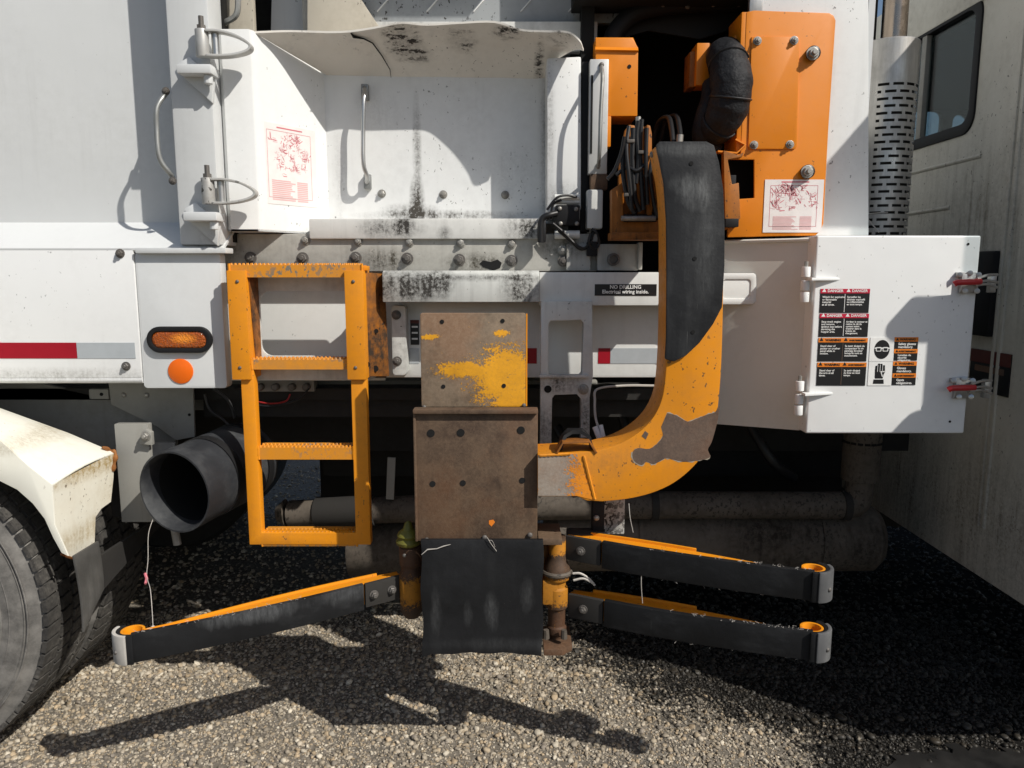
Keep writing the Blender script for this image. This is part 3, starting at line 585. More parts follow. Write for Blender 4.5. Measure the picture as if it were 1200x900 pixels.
# ---- slide bracket ------------------------------------------------------
YK = 2.37
sb = pplate('slide_bracket', [(634, 353), (694, 353), (695, 440), (691, 466), (691, 528), (633, 528)], YK, .05, M['bracket'], bev=.004,
    holes=[[(645, 376), (681, 375), (684, 379), (682, 438), (678, 442), (645, 440), (642, 436), (643, 380)], [(650, 463), (676, 462), (681, 468), (681, 527.0), (646, 527.0), (647, 467)]], label='stained white bracket with two openings under the frame')
bolt(683.5, 456, YK, .013, sb); hole(642, 456, YK, .012, sb)
MB().pbox(632, 439.5, 690, 443, YK-.012, .03).build('shelf_edge', M['bracket'], sb, .003)
nb = plate('upper_beam', 632, 319, 772, 358, 2.39, .08, M['sill'], bev=.004, label='white beam carrying the no drilling label')
for a, c in ((664, 692), (700, 748)): plate('rail_block', a, 286, c, 317, 2.45, .035, M['rail'], nb, .003)
pb = P(718.5, 304, 2.447); MB().lathe([(0, .02), (-.012, .02), (-.014, .013), (-.006, .012)], pb, n=18).build('grommet', M['darkbolt'], nb)
MB().pbox(748, 284, 753, 316, 2.44, .04).build('rail_rib', M['rail'], nb, .003); bolt(659, 293, 2.47, .011, nb); bolt(660, 306, 2.47, .014, nb, BOLTD)
nl = plate('no_drilling_label', 697, 333, 769.5, 346.5, 2.3885, .0015, M['dkblack'], bev=0, label='black label reading NO DRILLING Electrical wiring inside')
put_text('nodrill', P(733, 338.3, 2.3875), M['labelwhite'], nl)
pe = MB(); a, c, d, e = rect(840, 320, 887, 357, 2.40); pe.prism(rrect(a, c, d, e, .014), 2.40, 2.46, [rrect(a+.02, c-.02, d+.02, e-.02, .01)]); pe.build('beam_end', M['sill'], T, .006, 'rounded end of the white cross beam')
plate('beam_end_panel', 770, 322, 884, 356, 2.405, .05, M['sill'])
# ---- orange mechanism in the opening -------------------------------------
YO = 2.42
op = MB(); ol = [(875, 14), (884, 12), (972, 15), (977, 18), (979.5, 24), (971, 150), (965, 262), (962, 270), (956, 276), (853, 278), (853, 234), (884, 232), (884, 187), (855, 187), (855, 183), (868, 180)]
opl = op.ppoly(ol, YO, .012).build('orange_mount_plate', M['orange'], T, .0025, 'large orange mounting plate beside the black opening')
cv = pplate('cover_plate', [(881, 43), (935, 43), (937, 47), (934, 172), (931, 174.5), (878, 174.5), (877, 172)], YO-.005, .006, M['orange'], opl, .0012)
for q in ((887.5, 48), (930.5, 47.5), (883.5, 170), (925.5, 169.5)): bolt(*q, YO-.005, .0095, opl)
for q in ((952, 63), (945.5, 201.5)):
    MB().lathe([(0, .021), (-.012, .021), (-.014, .018)], P(*q, YO), n=20).build('rubber_washer', M['hose'], opl); bolt(*q, YO-.012, .0145, opl)
plate('plate_flange', 866, 14, 875, 178, YO+.002, .14, M['orange'], opl, .002)
A = P(893.5, 272.5, YO); B = P(962, 272.5, YO); C = P(895, 210.5, YO)
diagram(A+Vector((0, -.001, 0)), Vector((1, 0, 0)), Vector((0, 0, 1)), Vector((0, -1, 0)), B.x-A.x, C.z-A.z, 8, 'red exploded-parts sticker on the orange plate')
# white body end wall behind it
wl2 = pplate('body_end_wall', [(893, -420), (1018, -420), (1018, 276), (893, 276)], 2.45, .03, M['hopper'], bev=.003, label='white end wall of the body beside the orange plate')
MB().box(Xp(1010, 140, 2.45), Xp(1010, 140, 2.45)+.02, 2.452, 4.6, 1.05, 3.3).build('body_front_bulkhead', M['body'], T)
plate('top_tab', 879, -30, 894, 15, 2.44, .02, M['steel'])
# dark opening
xa, xb2 = Xp(690, 100, 2.5), Xp(880, 100, 2.5)
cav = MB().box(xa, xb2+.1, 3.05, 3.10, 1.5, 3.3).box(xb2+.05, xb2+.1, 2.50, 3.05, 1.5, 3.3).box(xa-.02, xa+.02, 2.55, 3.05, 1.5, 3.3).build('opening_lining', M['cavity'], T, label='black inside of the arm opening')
MB().box(XL, Xp(1010, 140, 2.45), 3.12, 4.6, 1.02, 3.3).build('body_shell', M['body'], T, label='main white body box')
MB().box(XL, Xp(1010, 140, 2.45), 2.46, 4.6, 3.28, 3.32).build('body_roof', M['body'], T)
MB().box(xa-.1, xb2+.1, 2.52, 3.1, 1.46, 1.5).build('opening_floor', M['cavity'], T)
MB().box(xa-.05, xb2+.02, 2.45, 2.62, Zp(-6, 2.45), 3.28).build('added_shade_header', M['cavity'], T, .004)  # box added above the opening to keep sun off the rubber roll
vb = MB().tube(cr([P(714, 66, 2.58), P(720, 40, 2.58), P(738, 20, 2.58), P(760, 10, 2.58), P(800, 4, 2.58), P(850, 2, 2.58), P(900, 0, 2.58)], 6), .03, 14).build('rubber_curtain_roll', M['black'], T, label='black rubber roll along the top of the opening')
pplate('rubber_curtain', [(716, 50), (732, 22), (752, 10), (876, 6), (872, 30), (820, 46), (760, 36), (738, 42), (722, 64)], 2.62, .012, M['black'], label='black rubber curtain over the opening')
for q in (777, 806, 836, 866): bolt(q, 5+random.random()*3, 2.55, .008, vb, DOMED)
# left orange block, aluminium guard, black post
ob = pplate('orange_block', [(698, 44), (741, 44), (748, 56), (747, 136), (698, 136)], 2.475, .14, M['orange'], bev=.003, label='orange block with a chamfered top')
MB().sheet([[P(697.5, 58, 2.467), P(748.3, 59, 2.467)], [P(698, 44, 2.505), P(742, 44, 2.505)]], (0, .01, -.004)).build('chamfer', M['orange'], ob)
hole(737.5, 78, 2.475, .006, ob); plate('block_leg', 706, 136, 716, 172, 2.47, .05, M['orange'], ob)
plate('black_post', 681, 72, 692, 272, 2.50, .10, M['black'], label='black post at the edge of the opening')
gd = MB().pbox(690.5, 69, 712.5, 204, 2.462, .045).build('slotted_guard', M['galv'], T, .004, 'scraped aluminium guard with a vertical bar')
MB().tube(cr([P(705, 78, 2.462), P(705.5, 82, 2.43), P(706, 94, 2.40), P(704, 130, 2.395), P(702.5, 178, 2.40), P(701.5, 191, 2.43), P(701, 196, 2.462)], 5), .006, 8).build('guard_bar', M['handle'], gd)
for q in ((705, 76), (701, 194)): bolt(*q, 2.46, .008, gd, DOMED)
MB().pbox(692, 88, 694.5, 180, 2.4605, .01).build('guard_slot', M['cavity'], gd)
plate('rusty_spacer', 692, 204, 712, 222, 2.46, .04, M['rust'])
plate('valve_cover', 688, 222, 706.5, 268, 2.45, .06, M['bracket'], bev=.006, label='grey valve cover under the guard')
va = MB().pbox(651, 240, 680, 264, 2.44, .06).build('valve_block', M['black'], T, .006, 'black valve block with hoses')
for q in ((656, 244.5), (675, 245), (657, 262), (676, 262)): bolt(*q, 2.44, .007, va, DOME)
for y, r in ((232, 4.2), (236.5, 3), (275, 5)): 
    A, B = P(650, y, 2.46), P(679, y, 2.46); MB().cyl(A, B, r*2.4/887).build('valve_rod', M['bracket'], va)
MB().tube(cr([P(634, 284, 2.43), P(634, 262, 2.43), P(637, 255, 2.43), P(644, 252, 2.43), P(652, 250, 2.44)], 5), .010, 10).build('elbow_hose', M['hose'], va)
MB().pbox(630, 258, 640, 284, 2.425, .03).build('hose_boot', M['hose'], va, .006)
for pts in (((648, 262), (660, 272), (672, 284), (684, 291), (694, 282)), ((654, 270), (668, 282), (680, 292), (690, 288), (696, 272)), ((694, 268), (700, 274), (702, 286), (696, 292), (690, 284), (692, 274)), ((641, 246), (652, 232), (664, 229), (676, 231)), ((645, 258), (648, 240), (658, 234))):
    MB().tube(cr([P(x, y, 2.425+random.uniform(0, .02)) for x, y in pts], 5), .0042, 6).build('control_cable', M['hose'], va)
MB().pbox(688, 283, 700, 300, 2.43, .03).build('cable_clamp', M['black'], va, .004)
# knuckle: orange side plates with hoses, u-shaped cradle
kn = MB()
for i, (pl_, yy) in enumerate((([(733, 152), (737, 146), (744, 147), (745, 250), (736, 250), (724, 262), (726, 190)], 2.40), ([(747, 149), (751, 146), (755, 148), (756, 252), (748, 252)], 2.37), ([(758, 146), (762, 147), (764, 156), (764, 255), (758, 255)], 2.35))): kn.ppoly(pl_, yy, .03)
kn = kn.build('arm_knuckle', M['orangedirty'], T, .003, 'greasy orange knuckle plates of the arm')
cd = pplate('cradle', [(717, 222), (729, 214), (731, 258), (772, 258), (772, 278), (717, 278)], 2.36, .05, M['orangedirty'], label='orange U-shaped cradle below the knuckle')
plate('cradle_pad', 731, 251, 770, 260, 2.35, .06, M['black'], cd); plate('cradle_base', 716, 272, 776, 281, 2.33, .08, M['orangedirty'], cd)
for pts in (((742, 150), (741, 190), (744, 230), (750, 248)), ((752, 140), (750, 170), (751, 200), (754, 246)), ((731, 170), (730, 200), (736, 235), (744, 250)), ((748, 142), (746, 160), (748, 186), (745, 215))):
    MB().tube(cr([P(x, y, 2.335) for x, y in pts], 5), .0075, 8).build('knuckle_hose', M['hose'], kn)
for pts in (((737, 148), (734, 175), (738, 215), (741, 246)), ((758, 150), (757, 190), (759, 240)), ((722, 205), (735, 196), (746, 200), (757, 192)), ((768, 175), (762, 200), (766, 236), (770, 255)), ((712, 210), (720, 200), (728, 180), (732, 160))): MB().tube(cr([P(x, y, 2.325+random.uniform(-.01, .015)) for x, y in pts], 5), .006, 8).build('knuckle_hose', M['hose'], kn)
for px, py in ((739, 165), (752, 178), (760, 205), (736, 228)): MB().pbox(px-4, py-2, px+5, py+2, 2.318, .025).build('hose_clip', M['darkbolt'], kn, .002)
MB().cyl(P(748, 137, 2.34), P(748, 147, 2.34), .008, n=8).build('hose_fitting', M['bolt'], kn); bolt(764.5, 182, 2.335, .009, kn, DOME)
MB().cyl(P(728, 256, 2.335), P(768, 256, 2.335), .008).build('cradle_pin', M['bolt'], cd)
for px, py in ((786, 140), (795, 138)): MB().tube(cr([P(px-22, py+30, 2.60), P(px-14, py+4, 2.55), P(px-3, py-2, 2.48), P(px+1, py+12, 2.42), P(px+3, py+34, 2.36)], 5), .0085, 10).build('pivot_hose', M['hose'], kn)
MB().cyl(P(797, 158, 2.36), P(796, 170, 2.36), .010).build('hose_fitting', M['bolt'], kn)
# arm
YA = 2.06
outer = [(772, 168), (778, 167), (826, 167), (835, 171), (841, 190), (846, 220), (848, 260), (848, 340), (846, 420), (842.5, 470), (838, 500), (829, 525), (813, 547), (790, 566), (764, 578), (735, 585), (706, 588), (688, 587), (676, 582), (630, 582)]
inner = [(630, 533), (668, 531), (700, 528), (726, 520), (748, 507), (764, 491), (774, 472), (779, 448), (782, 400), (783, 330), (783, 260), (780, 215), (775, 190)]
sm = lambda l, n=4: [tuple(v)[:2] for v in cr([(x, y, 0) for x, y in l], n)]
outer = outer[:3]+sm(outer[3:17])+outer[17:]; inner = inner[:2]+sm(inner[2:])
arm = pplate('lifting_arm', outer+inner, YA, .14, M['arm'], bev=.005, label='curved J-shaped orange lifting arm')
cov = pplate('arm_cover', [(769, 170), (773, 165.5), (828, 165.5), (837, 170), (843, 190), (848, 222), (849.5, 260), (849.5, 310), (846.5, 360), (836, 380), (820, 402), (804, 417), (790, 424), (779.5, 421), (781, 395), (781.5, 330), (781, 260), (778, 215), (773, 190)], YA-.012, .013, M['armrubber'], arm, .004, 'scraped black wear cover on the arm')
for q in ((810, 191.5), (814, 303), (812, 389)): hole(*q, YA-.012, .0055, arm, 'cover_screw')
pplate('bare_patch', sm([(782, 484), (793, 487), (806, 494), (818, 490), (828, 486), (838, 483), (843, 476), (841.5, 490), (839, 501), (834, 518), (829.5, 527), (832, 536), (815, 540), (800, 541), (782, 537), (776, 539), (766, 544), (758, 541), (752, 545), (743, 540), (741.5, 530), (748, 525), (761, 526), (772, 518), (777, 510), (775, 500)], 3), YA-.0008, .002, M['bare'], arm, 0)
bp_ = [(782, 484), (793, 487), (806, 494), (818, 490), (828, 486), (838, 483), (842, 477), (841, 490), (838, 501), (833, 518), (829, 526), (832, 536), (815, 540), (800, 541), (782, 537), (776, 539), (766, 544), (758, 541), (752, 545), (743, 540), (741.5, 530), (748, 525), (761, 526), (772, 518), (777, 510), (775, 500)]
rq = random.Random(9); pplate('primer_edge', [(x+(x-793)/50*rq.uniform(-.2, 2.2) if x < 828 else x, y+(y-514)/30*rq.uniform(-.2, 2.0) if x < 836 else y) for x, y in sm(bp_, 4)], YA-.0004, .0015, M['primer'], arm, 0)
for a_, c_ in (((684, 534), (697, 585)), ((632, 534), (668, 532))): MB().tube([P(*a_, YA-.001).lerp(P(*c_, YA-.001), t) for t in np.linspace(0, 1, 16)], [.0035+.0014*(i_ % 2) for i_ in range(16)], 6).build('weld_bead', M['arm'], arm)
pplate('bare_spot', [(756, 505), (760, 508), (757, 515), (752, 511)], YA-.0008, .002, M['bare'], arm, 0)
pplate('arm_foot', [(630.5, 534), (676, 532), (682, 548), (688, 565), (696, 586), (676, 581), (630.5, 581)], YA-.0012, .003, M['armfoot'], arm, 0)
MB().box(Xp(784, 300, 2.2), Xp(838, 200, 2.2), 2.20, 2.75, Zp(232, 2.2), Zp(176, 2.2)).build('arm_root', M['orangedirty'], arm, .004)
pplate('inner_flange', [(772, 200), (777, 205), (779, 300), (778, 430), (773, 470), (766, 486), (762, 482), (769, 462), (772, 430), (773, 300)], YA+.13, .012, M['orangedirty'], arm, .002)
bolt(748+17, 181, YA+.10, .009, arm, DOME)
ap = MB().tube([P(652, 529, 2.08), P(659, 517, 2.08), P(690, 516, 2.08), P(698, 529, 2.08)], 0, sq=(.05, .006, Vector((0, 1, 0)))).build('arm_stop', M['orangedirty'], T, .001, 'small orange bridge-shaped stop on the arm')
MB().tube([P(655, 527, 2.10), P(660, 512, 2.11), P(668, 505, 2.12), P(682, 505, 2.12), P(690, 512, 2.11), P(694, 527, 2.10)], 0, sq=(.05, .01, Vector((0, 1, 0)))).build('stop_pad', M['black'], ap)
MB().tube(cr([P(770, 452, 2.42), P(730, 452, 2.40), P(700, 456, 2.38), P(697, 470, 2.36), P(698, 490, 2.34), P(703, 505, 2.32)], 6), .004, 6).build('sensor_cable', M['wire'], T)
ss = MB().tube([P(697, 500, 2.32), P(707, 524, 2.30)], .009, 8).tube([P(704, 498, 2.32), P(709, 520, 2.30)], .007, 8).build('proximity_sensor', M['labelwhite'], T, .001, 'pale sensor plug hanging inside the arm')
# cradle to the right of the arm
pv = pplate('pivot_lug', [(848, 176), (866, 182), (872, 178), (870, 184), (853, 187), (858, 216), (866, 214), (868, 256), (850, 270)], 2.40, .03, M['orangedirty'], label='greasy orange pivot lug right of the arm')
plate('pivot_pad', 850, 256, 866, 266, 2.38, .05, M['black'], pv); plate('pivot_web', 852, 205, 862, 256, 2.41, .03, M['black'], pv); plate('pivot_back', 848, 186, 884, 236, 2.55, .02, M['cavity'], pv)
# wrapped hose bundle and bracket
hbr = MB().pbox(816, 50, 832, 100, 2.52, .08).build('hose_bracket', M['orange'], T, .004, 'orange bracket holding the wrapped hoses')
MB().pbox(808, 60, 817.5, 102, 2.54, .08).build('bracket_side', M['orangedirty'], hbr, .004); MB().pbox(860, 41, 871, 70, 2.47, .08).build('bracket_tab', M['orange'], hbr, .004)
pth = cr([P(846, 74, 2.62), P(847, 66, 2.52), P(852, 70, 2.46), P(856, 86, 2.42), P(857, 106, 2.40), P(853, 126, 2.41), P(845, 142, 2.43), P(836, 152, 2.48), P(832, 158, 2.60)], 7)
rad = [.050+.012*math.sin(math.pi*min(1, i/len(pth)*1.05))+.0016*math.sin(i*.55+1)+.0010*math.sin(i*1.3) for i in range(len(pth))]
hs = MB().tube(pth, rad, 22).build('hose_bundle', M['sleeve'], T, label='thick black wrapped hose bundle bending down beside the orange plate')
for i in (17, 31, 43):
    a = pth[i]; d = (pth[i+1]-pth[i-1]).normalized(); u_ = d.orthogonal().normalized(); v_ = d.cross(u_)
    MB().tube([a+(u_*math.cos(t)+v_*math.sin(t))*(rad[i]+.001) for t in np.linspace(0, 2*math.pi, 28)[:-1]], .0035, 6, closed=True).build('tie_strap', M['hose'], hs)
MB().tube(cr([P(836, 100, 2.50), P(834, 118, 2.47), P(828, 136, 2.46), P(824, 160, 2.47), P(836, 176, 2.50)], 6), .035, 14).build('inner_hose', M['sleeve'], hs)
MB().pbox(839, 101, 842, 110, 2.44, .01).build('white_tag', M['labelwhite'], hs)
MB().tube([P(840, 178, 2.42), P(862, 180, 2.42), P(872, 172, 2.42), P(862, 165, 2.43)], 0, sq=(.03, .005, Vector((0, 1, 0)))).build('hose_clamp', M['orange'], hs)
# ---- gripper ---------------------------------------------------------------
up = MB(); a, c, d, e = rect(493, 367, 616, 477, 2.125); up.prism(rrect(a, c, d, e, .006), 2.125, 2.15); up.box(a-.0, c, 2.15, 2.20, d, d+.01)
up = up.build('upper_wear_plate', M['rustyellow'], T, .003, 'square worn steel plate with patches of yellow paint')
for q in ((518, 377), (589, 376), (519.5, 453), (590.5, 452)): hole(*q, 2.125, .006, up)
for q in ((497, 477), (614, 475)): bolt(*q, 2.12, .006, up, DOMED)
MB().pbox(616.4, 368, 618, 476, 2.127, .02).build('yellow_edge', M['ladder'], up)
mp2 = MB(); a, c, d, e = rect(486, 484, 630, 634, 2.09); mp2.box(a, c, 2.09, 2.11, d, e); mp2.box(a, c, 2.074, 2.12, e, e+.012); mp2.box(a-.001, a+.006, 2.084, 2.16, d, e)
mp2 = mp2.build('lower_wear_plate', M['rust'], T, .0025, 'brown rusted plate with six holes above the rubber flap')
for q in ((505, 507.5), (540, 507), (610.5, 504)): hole(*q, 2.09, .011, mp2)
for q in ((507, 567), (542.5, 566), (612, 563)): hole(*q, 2.09, .0085, mp2)
for q in ((500, 633), (568, 630), (621, 627)): bolt(*q, 2.086, .008, mp2, DOMED)
MB().ppoly([(573, 610), (578, 609), (580, 612), (576, 617), (573, 614)], 2.0892, .001).build('orange_fleck', M['labelorange'], mp2)
fl = MB(); a, c, d, e = rect(494, 633, 636, 767, 2.068)
rnd = random.Random(4); nX, nZ = 12, 12
fl.sheet([[Vector((a+(c-a)*i/nX+(.003*math.sin(j*.9) if i in (0, nX) else 0), 2.068+.006*math.sin(i/nX*3.1)*j/nZ-.004*math.sin(j*.5), e+(d-e)*j/nZ+(.003*math.sin(i*1.7) if j == nZ else 0)-(.010*(abs(i/nX-.5)*2)**6 if j == nZ else 0))) for i in range(nX+1)] for j in range(nZ+1)], (0, .016, 0))
fl = fl.build('rubber_flap', M['rubber'], T, .002, 'large black rubber flap on the gripper face')
pts = [P(494, 650, 2.064), P(501, 644, 2.064), P(512, 643, 2.064), P(520, 640, 2.064), P(528, 638, 2.064)]
MB().tube(pts, [.001, .0022, .0015, .002, .0008], 5).build('frayed_edge', M['wire'], fl)
MB().tube(cr([P(571, 630, 2.062), P(576, 638, 2.06), P(582, 646, 2.062)], 4), .0008, 5).build('loose_thread', M['wire'], fl)
MB().tube(cr([P(573, 633, 2.062), P(577, 634, 2.06), P(580, 641, 2.062)], 4), .0006, 5).build('loose_thread', M['wire'], fl)
gb = MB().pbox(500, 500, 626, 700, 2.16, .10).pbox(478, 640, 660, 676, 2.18, .06).build('gripper_beam', M['orangedirty'], T, .004, 'orange beam behind the gripper plates')
# right hinge column
cx = 652.5; Yh = 2.15
def z(py): return Zp(py, Yh)
X0 = Xp(cx, 690, Yh)
hc = MB().lathe([(z(757), .020), (z(742), .021), (z(740), .030), (z(733), .030), (z(731), .026), (z(712), .026), (z(710), .033), (z(688), .033), (z(686), .027), (z(679), .027), (z(677), .038), (z(672), .041), (z(666), .041), (z(662), .036), (z(656), .030), (z(652), .0255), (z(628), .0255)], (X0, Yh, 0), 'Z', 24).build('gripper_hinge', M['rustorange'], T, .001, 'greasy rusted hinge column on the right of the gripper')
MB().tube([Vector((X0+.040*math.cos(t), Yh+.040*math.sin(t), z(669))) for t in np.linspace(0, 6.283, 25)[:-1]], .008, 8, closed=True).build('grease_collar', M['tank'], hc)
a, c = Xp(630, 625, Yh), Xp(657, 625, Yh); MB().box(a, c, 2.08, 2.22, z(629), z(622)).build('top_plate', M['rust'], hc, .002)
a, c = Xp(636, 745, Yh), Xp(669, 745, Yh); MB().prism([(a, 2.07), (c-.03, 2.07), (c, 2.10), (c, 2.22), (a, 2.22)], z(753), z(746), ax='XY').build('bottom_plate', M['rust'], hc, .002)
for px in (640, 661): MB().cyl(P(px, 748, 2.10), P(px, 738, 2.10), .010, .008, 8).build('plate_bolt', M['tank'], hc)
MB().box(Xp(636, 690, 2.13), X0, 2.12, 2.17, z(704), z(676)).build('hinge_arm', M['rustorange'], hc, .003)
# left hinge column
X5 = Xp(482, 680, Yh)
h2 = MB().lathe([(z(722), .022), (z(714), .034), (z(672), .036), (z(668), .030), (z(662), .030), (z(660), .034), (z(640), .034), (z(638), .026), (z(628), .026)], (X5, Yh, 0), 'Z', 24).build('gripper_hinge', M['rustorange'], T, .001, 'orange hinge column on the left of the gripper')
cp = MB().lathe([(z(640), .020), (z(636), .036), (z(633), .038), (z(629), .030), (z(626), .034), (z(622), .028), (z(619), .016), (z(612), .010), (z(610), .004)], (X5-.005, Yh-.005, 0), 'Z', 16).build('grease_cap', M['yellowgreen'], h2)
bolt(474, 651, Yh-.036, .006, h2, DOMED)
# fingers: front flange with rubber, tapered web, back flange, curled tip
def finger(A, B, hgt, side, label, tipmat, wrap):
    A = Vector(A); B = Vector(B); d = Vector((B.x-A.x, B.y-A.y, 0)); L = d.length; d.normalize(); zt_ = lambda t: A.z+(B.z-A.z)*t
    nb_ = Vector((-d.y, d.x, 0)); nb_ = nb_ if nb_.y > 0 else -nb_                    # toward the truck
    def pt(s, o, dz): return Vector((A.x, A.y, 0))+d*s+nb_*o+Vector((0, 0, zt_(s/L)+dz))
    bow = lambda s: .018*math.sin(math.pi*s/L)
    S = np.linspace(.0, L, 14); w = lambda s: .05+.030*math.sin(math.pi*min(1, s/L*1.1))-.030*s/L
    f = MB(); f.sheet([[pt(s, bow(s)*-1+.012, hgt*.42) for s in S], [pt(s, bow(s)*-1+.012, -hgt*.5) for s in S]], nb_*.010)
    f.sheet([[pt(s, -bow(s)+.014, hgt*.36) for s in S], [pt(s, -bow(s)+w(s), hgt*.36) for s in S]], Vector((0, 0, -.008)))
    f = f.build('gripper_finger', M['ladder'], T, .0012, label)
    S2 = np.linspace(.06, L*(.55 if side > 0 else .97), 12)
    MB().sheet([[pt(s, -bow(s)+w(s), hgt*(.46 if side > 0 else .44)) for s in S2], [pt(s, -bow(s)+w(s), -hgt*.2) for s in S2]], nb_*.007).build('back_flange', M['ladder'], f, .001)
    S3 = np.linspace(.115, L+.008, 14)
    MB().sheet([[pt(s, -bow(s)-.008, hgt*.5) for s in S3], [pt(s, -bow(s)-.008, -hgt*.62) for s in S3]], nb_*.019).build('rubber_strip', M['strip'], f, .003)
    MB().sheet([[pt(s, -bow(s)-.004, hgt*.46) for s in (.0, .11)], [pt(s, -bow(s)-.004, -hgt*.55) for s in (.0, .11)]], nb_*.014).build('root_plate', M['under'], f, .002)
    ang = math.atan2(d.y, d.x)*1.0
    for s in ((.05,) if side > 0 else (.03, .085)): bolt(0, 0, 0, .010, f, BOLTD, wc=pt(s, -bow(s)-.005, -.004), rz=ang if side > 0 else ang+math.pi)
    c = pt(L+.004, .030, 0); r0 = .030
    e1 = d; e2 = nb_
    arc = lambda r, t0, t1, n: [Vector((c.x, c.y, 0))+(e1*math.sin(t)-e2*math.cos(t))*r for t in np.linspace(t0, t1, n)]
    def wrapmesh(r, t0, t1, lo, hi, th, n=22):
        return MB().sheet([[p+Vector((0, 0, c.z+hi)) for p in arc(r, t0, t1, n)], [p+Vector((0, 0, c.z+lo)) for p in arc(r, t0, t1, n)]], None), [arc(r-th, t0, t1, n), lo, hi]
    def band(r1, r2, t0, t1, lo, hi, n=24):
        o_, i_ = arc(r1, t0, t1, n), arc(r2, t0, t1, n); b = MB(); U = lambda l, zz: [b.bm.verts.new(p+Vector((0, 0, c.z+zz))) for p in l]
        ot, ob_, it, ib = U(o_, hi), U(o_, lo), U(i_, hi), U(i_, lo)
        for k in range(n-1):
            for a_, b_ in ((ot, ob_), (ob_, ib), (ib, it), (it, ot)): b.bm.faces.new((a_[k], a_[k+1], b_[k+1], b_[k]))
        for k in (0, n-1): b.bm.faces.new((ot[k], ob_[k], ib[k], it[k]))
        return b
    band(r0, r0-.007, 0, 4.9, -hgt*.5, hgt*.47).build('curled_tip', M['ladder'], f, .001)
    band(r0+.016, r0+.001, 0, wrap, -hgt*.62, hgt*.5).build('tip_wrap', M['strip'], f, .002)
    band(r0+.020, r0+.010, .35, min(wrap, 2.3), -hgt*.62, hgt*.53).build('tip_cap', tipmat, f, .003)
    p = Vector((c.x, c.y, c.z-.01))+(e1*math.sin(1.0)-e2*math.cos(1.0))*(r0+.020)
    put('tip_screw', DOMED, p, f, rot=(0, 0, ang+1.0 if side > 0 else ang+math.pi-1.0), scale=(.006,)*3)
    fz = MB(); rd = random.Random(label)                       # frayed cords along the rubber edge
    for _ in range(46):
        s = L*(.35+.65*rd.random()**.7); t_ = rd.random() < .8; p0 = pt(s, -bow(s)+rd.uniform(-.006, .008), hgt*.5 if t_ else -hgt*.62)
        fz.tube([p0, p0+Vector((rd.uniform(-.006, .006), rd.uniform(-.006, .004), rd.uniform(.001, .005)*(1 if t_ else -1))), p0+Vector((rd.uniform(-.008, .008), rd.uniform(-.008, .003), rd.uniform(.0, .007)*(1 if t_ else -1)))], .0004, 4)
    fz.build('frayed_cords', M['wire'], f, kind='stuff')
    return f
Al, Bl = P(470, 686, 2.15), P(158, 757, 1.86)
f1 = finger(Al, Bl, .070, -1, 'orange gripper finger with black rubber face reaching toward the wheel', M['tipwhite'], 2.6)
f2 = finger(P(663, 640, 2.15), P(950, 684, 1.88), .072, 1, 'upper orange gripper finger with rubber face reaching toward the cab', M['tipgrey'], 2.9)
f3 = finger(P(666, 708, 2.15), P(948, 754, 1.88), .072, 1, 'lower orange gripper finger with rubber face reaching toward the cab', M['tipgrey'], 2.9)
MB().box(Xp(664, 650, 2.2), Xp(700, 650, 2.2), 2.17, 2.23, Zp(652, 2.2), Zp(622, 2.2)).build('finger_bracket', M['under'], T, .004)
ps = plate('white_stub', 708, 585, 732, 626, 2.20, .05, M['stub'], label='flaking white stub under the arm'); MB().pbox(694, 588, 709, 624, 2.20, .04).build('stub_pad', M['black'], ps, .006); bolt(699, 607, 2.195, .009, ps, DOME)
for a, c in (((737, 590), (742, 624)), ((752, 664), (753, 707))):
    MB().tube(cr([P(*a, 2.04), P((a[0]+c[0])/2-1, (a[1]+c[1])/2, 2.035), P(*c, 2.04)], 5), .0011, 5).build('loose_wire', M['wire'], T)
for pts in (((671, 672), (680, 672), (690, 678), (697, 686)), ((672, 680), (684, 678), (696, 684))): MB().tube(cr([P(x, y, 2.12) for x, y in pts], 5), .0035, 6).build('grease_line', M['wire'], hc)
# ---- flap door, cabinet ------------------------------------------------------
fd = MB(); A, B, C, D = P(843, 281, 2.47), P(951, 281, 2.31), P(936, 504.5, 2.31), P(843, 497, 2.47)
B.x = C.x = (B.x+C.x)/2; A.x = D.x = (A.x+D.x)/2; A.z = B.z
fd.sheet([[A.lerp(B, t) for t in np.linspace(0, 1, 9)], [D.lerp(C, t) for t in np.linspace(0, 1, 9)]], (0, .008, 0))
fd.build('hinged_flap', M['flap'], T, .002, 'cream-white hinged flap swung in beside the cabinet')
MB().tube([A+Vector((0, -.004, 0)), B+Vector((0, -.004, 0))], .006, 6).build('flap_edge', M['flap'], bpy.data.objects['hinged_flap'])
YC = 2.25
a, c = Xp(951, 390, YC), Xp(1140, 390, YC); z0, z1 = Zp(508, YC), Zp(276, YC)
cb = MB().box(a, c, YC, YC+.30, z0, z1).build('storage_cabinet', M['cabinet'], T, .006, 'clean white storage cabinet with warning labels and red latches', seg=3)
hole(1134.5, 286, YC, .0035, cb, 'rivet_hole'); hole(1113, 494, YC, .0035, cb, 'rivet_hole')
for py, px in ((327, 945), (461, 937)):
    zz = Zp(py, YC); g = MB().prism([(a-.02, YC-.03), (a+.075, YC), (a-.02, YC)], zz-.004, zz+.004, ax='XY').build('hinge_gusset', M['cabinet'], cb, .0015)
    for k, dz in enumerate((-.052, -.018, .022)):
        MB().lathe([(-.016, .013), (.014, .013)], (a-.022, YC+.012, zz+dz), 'Z', 12).build('hinge_knuckle', M['cabinet'], cb, .002)
    MB().cyl((a-.022, YC+.012, zz+.03), (a-.022, YC+.012, zz+.052), .006, n=8).build('hinge_pin', M['bolt'], cb)
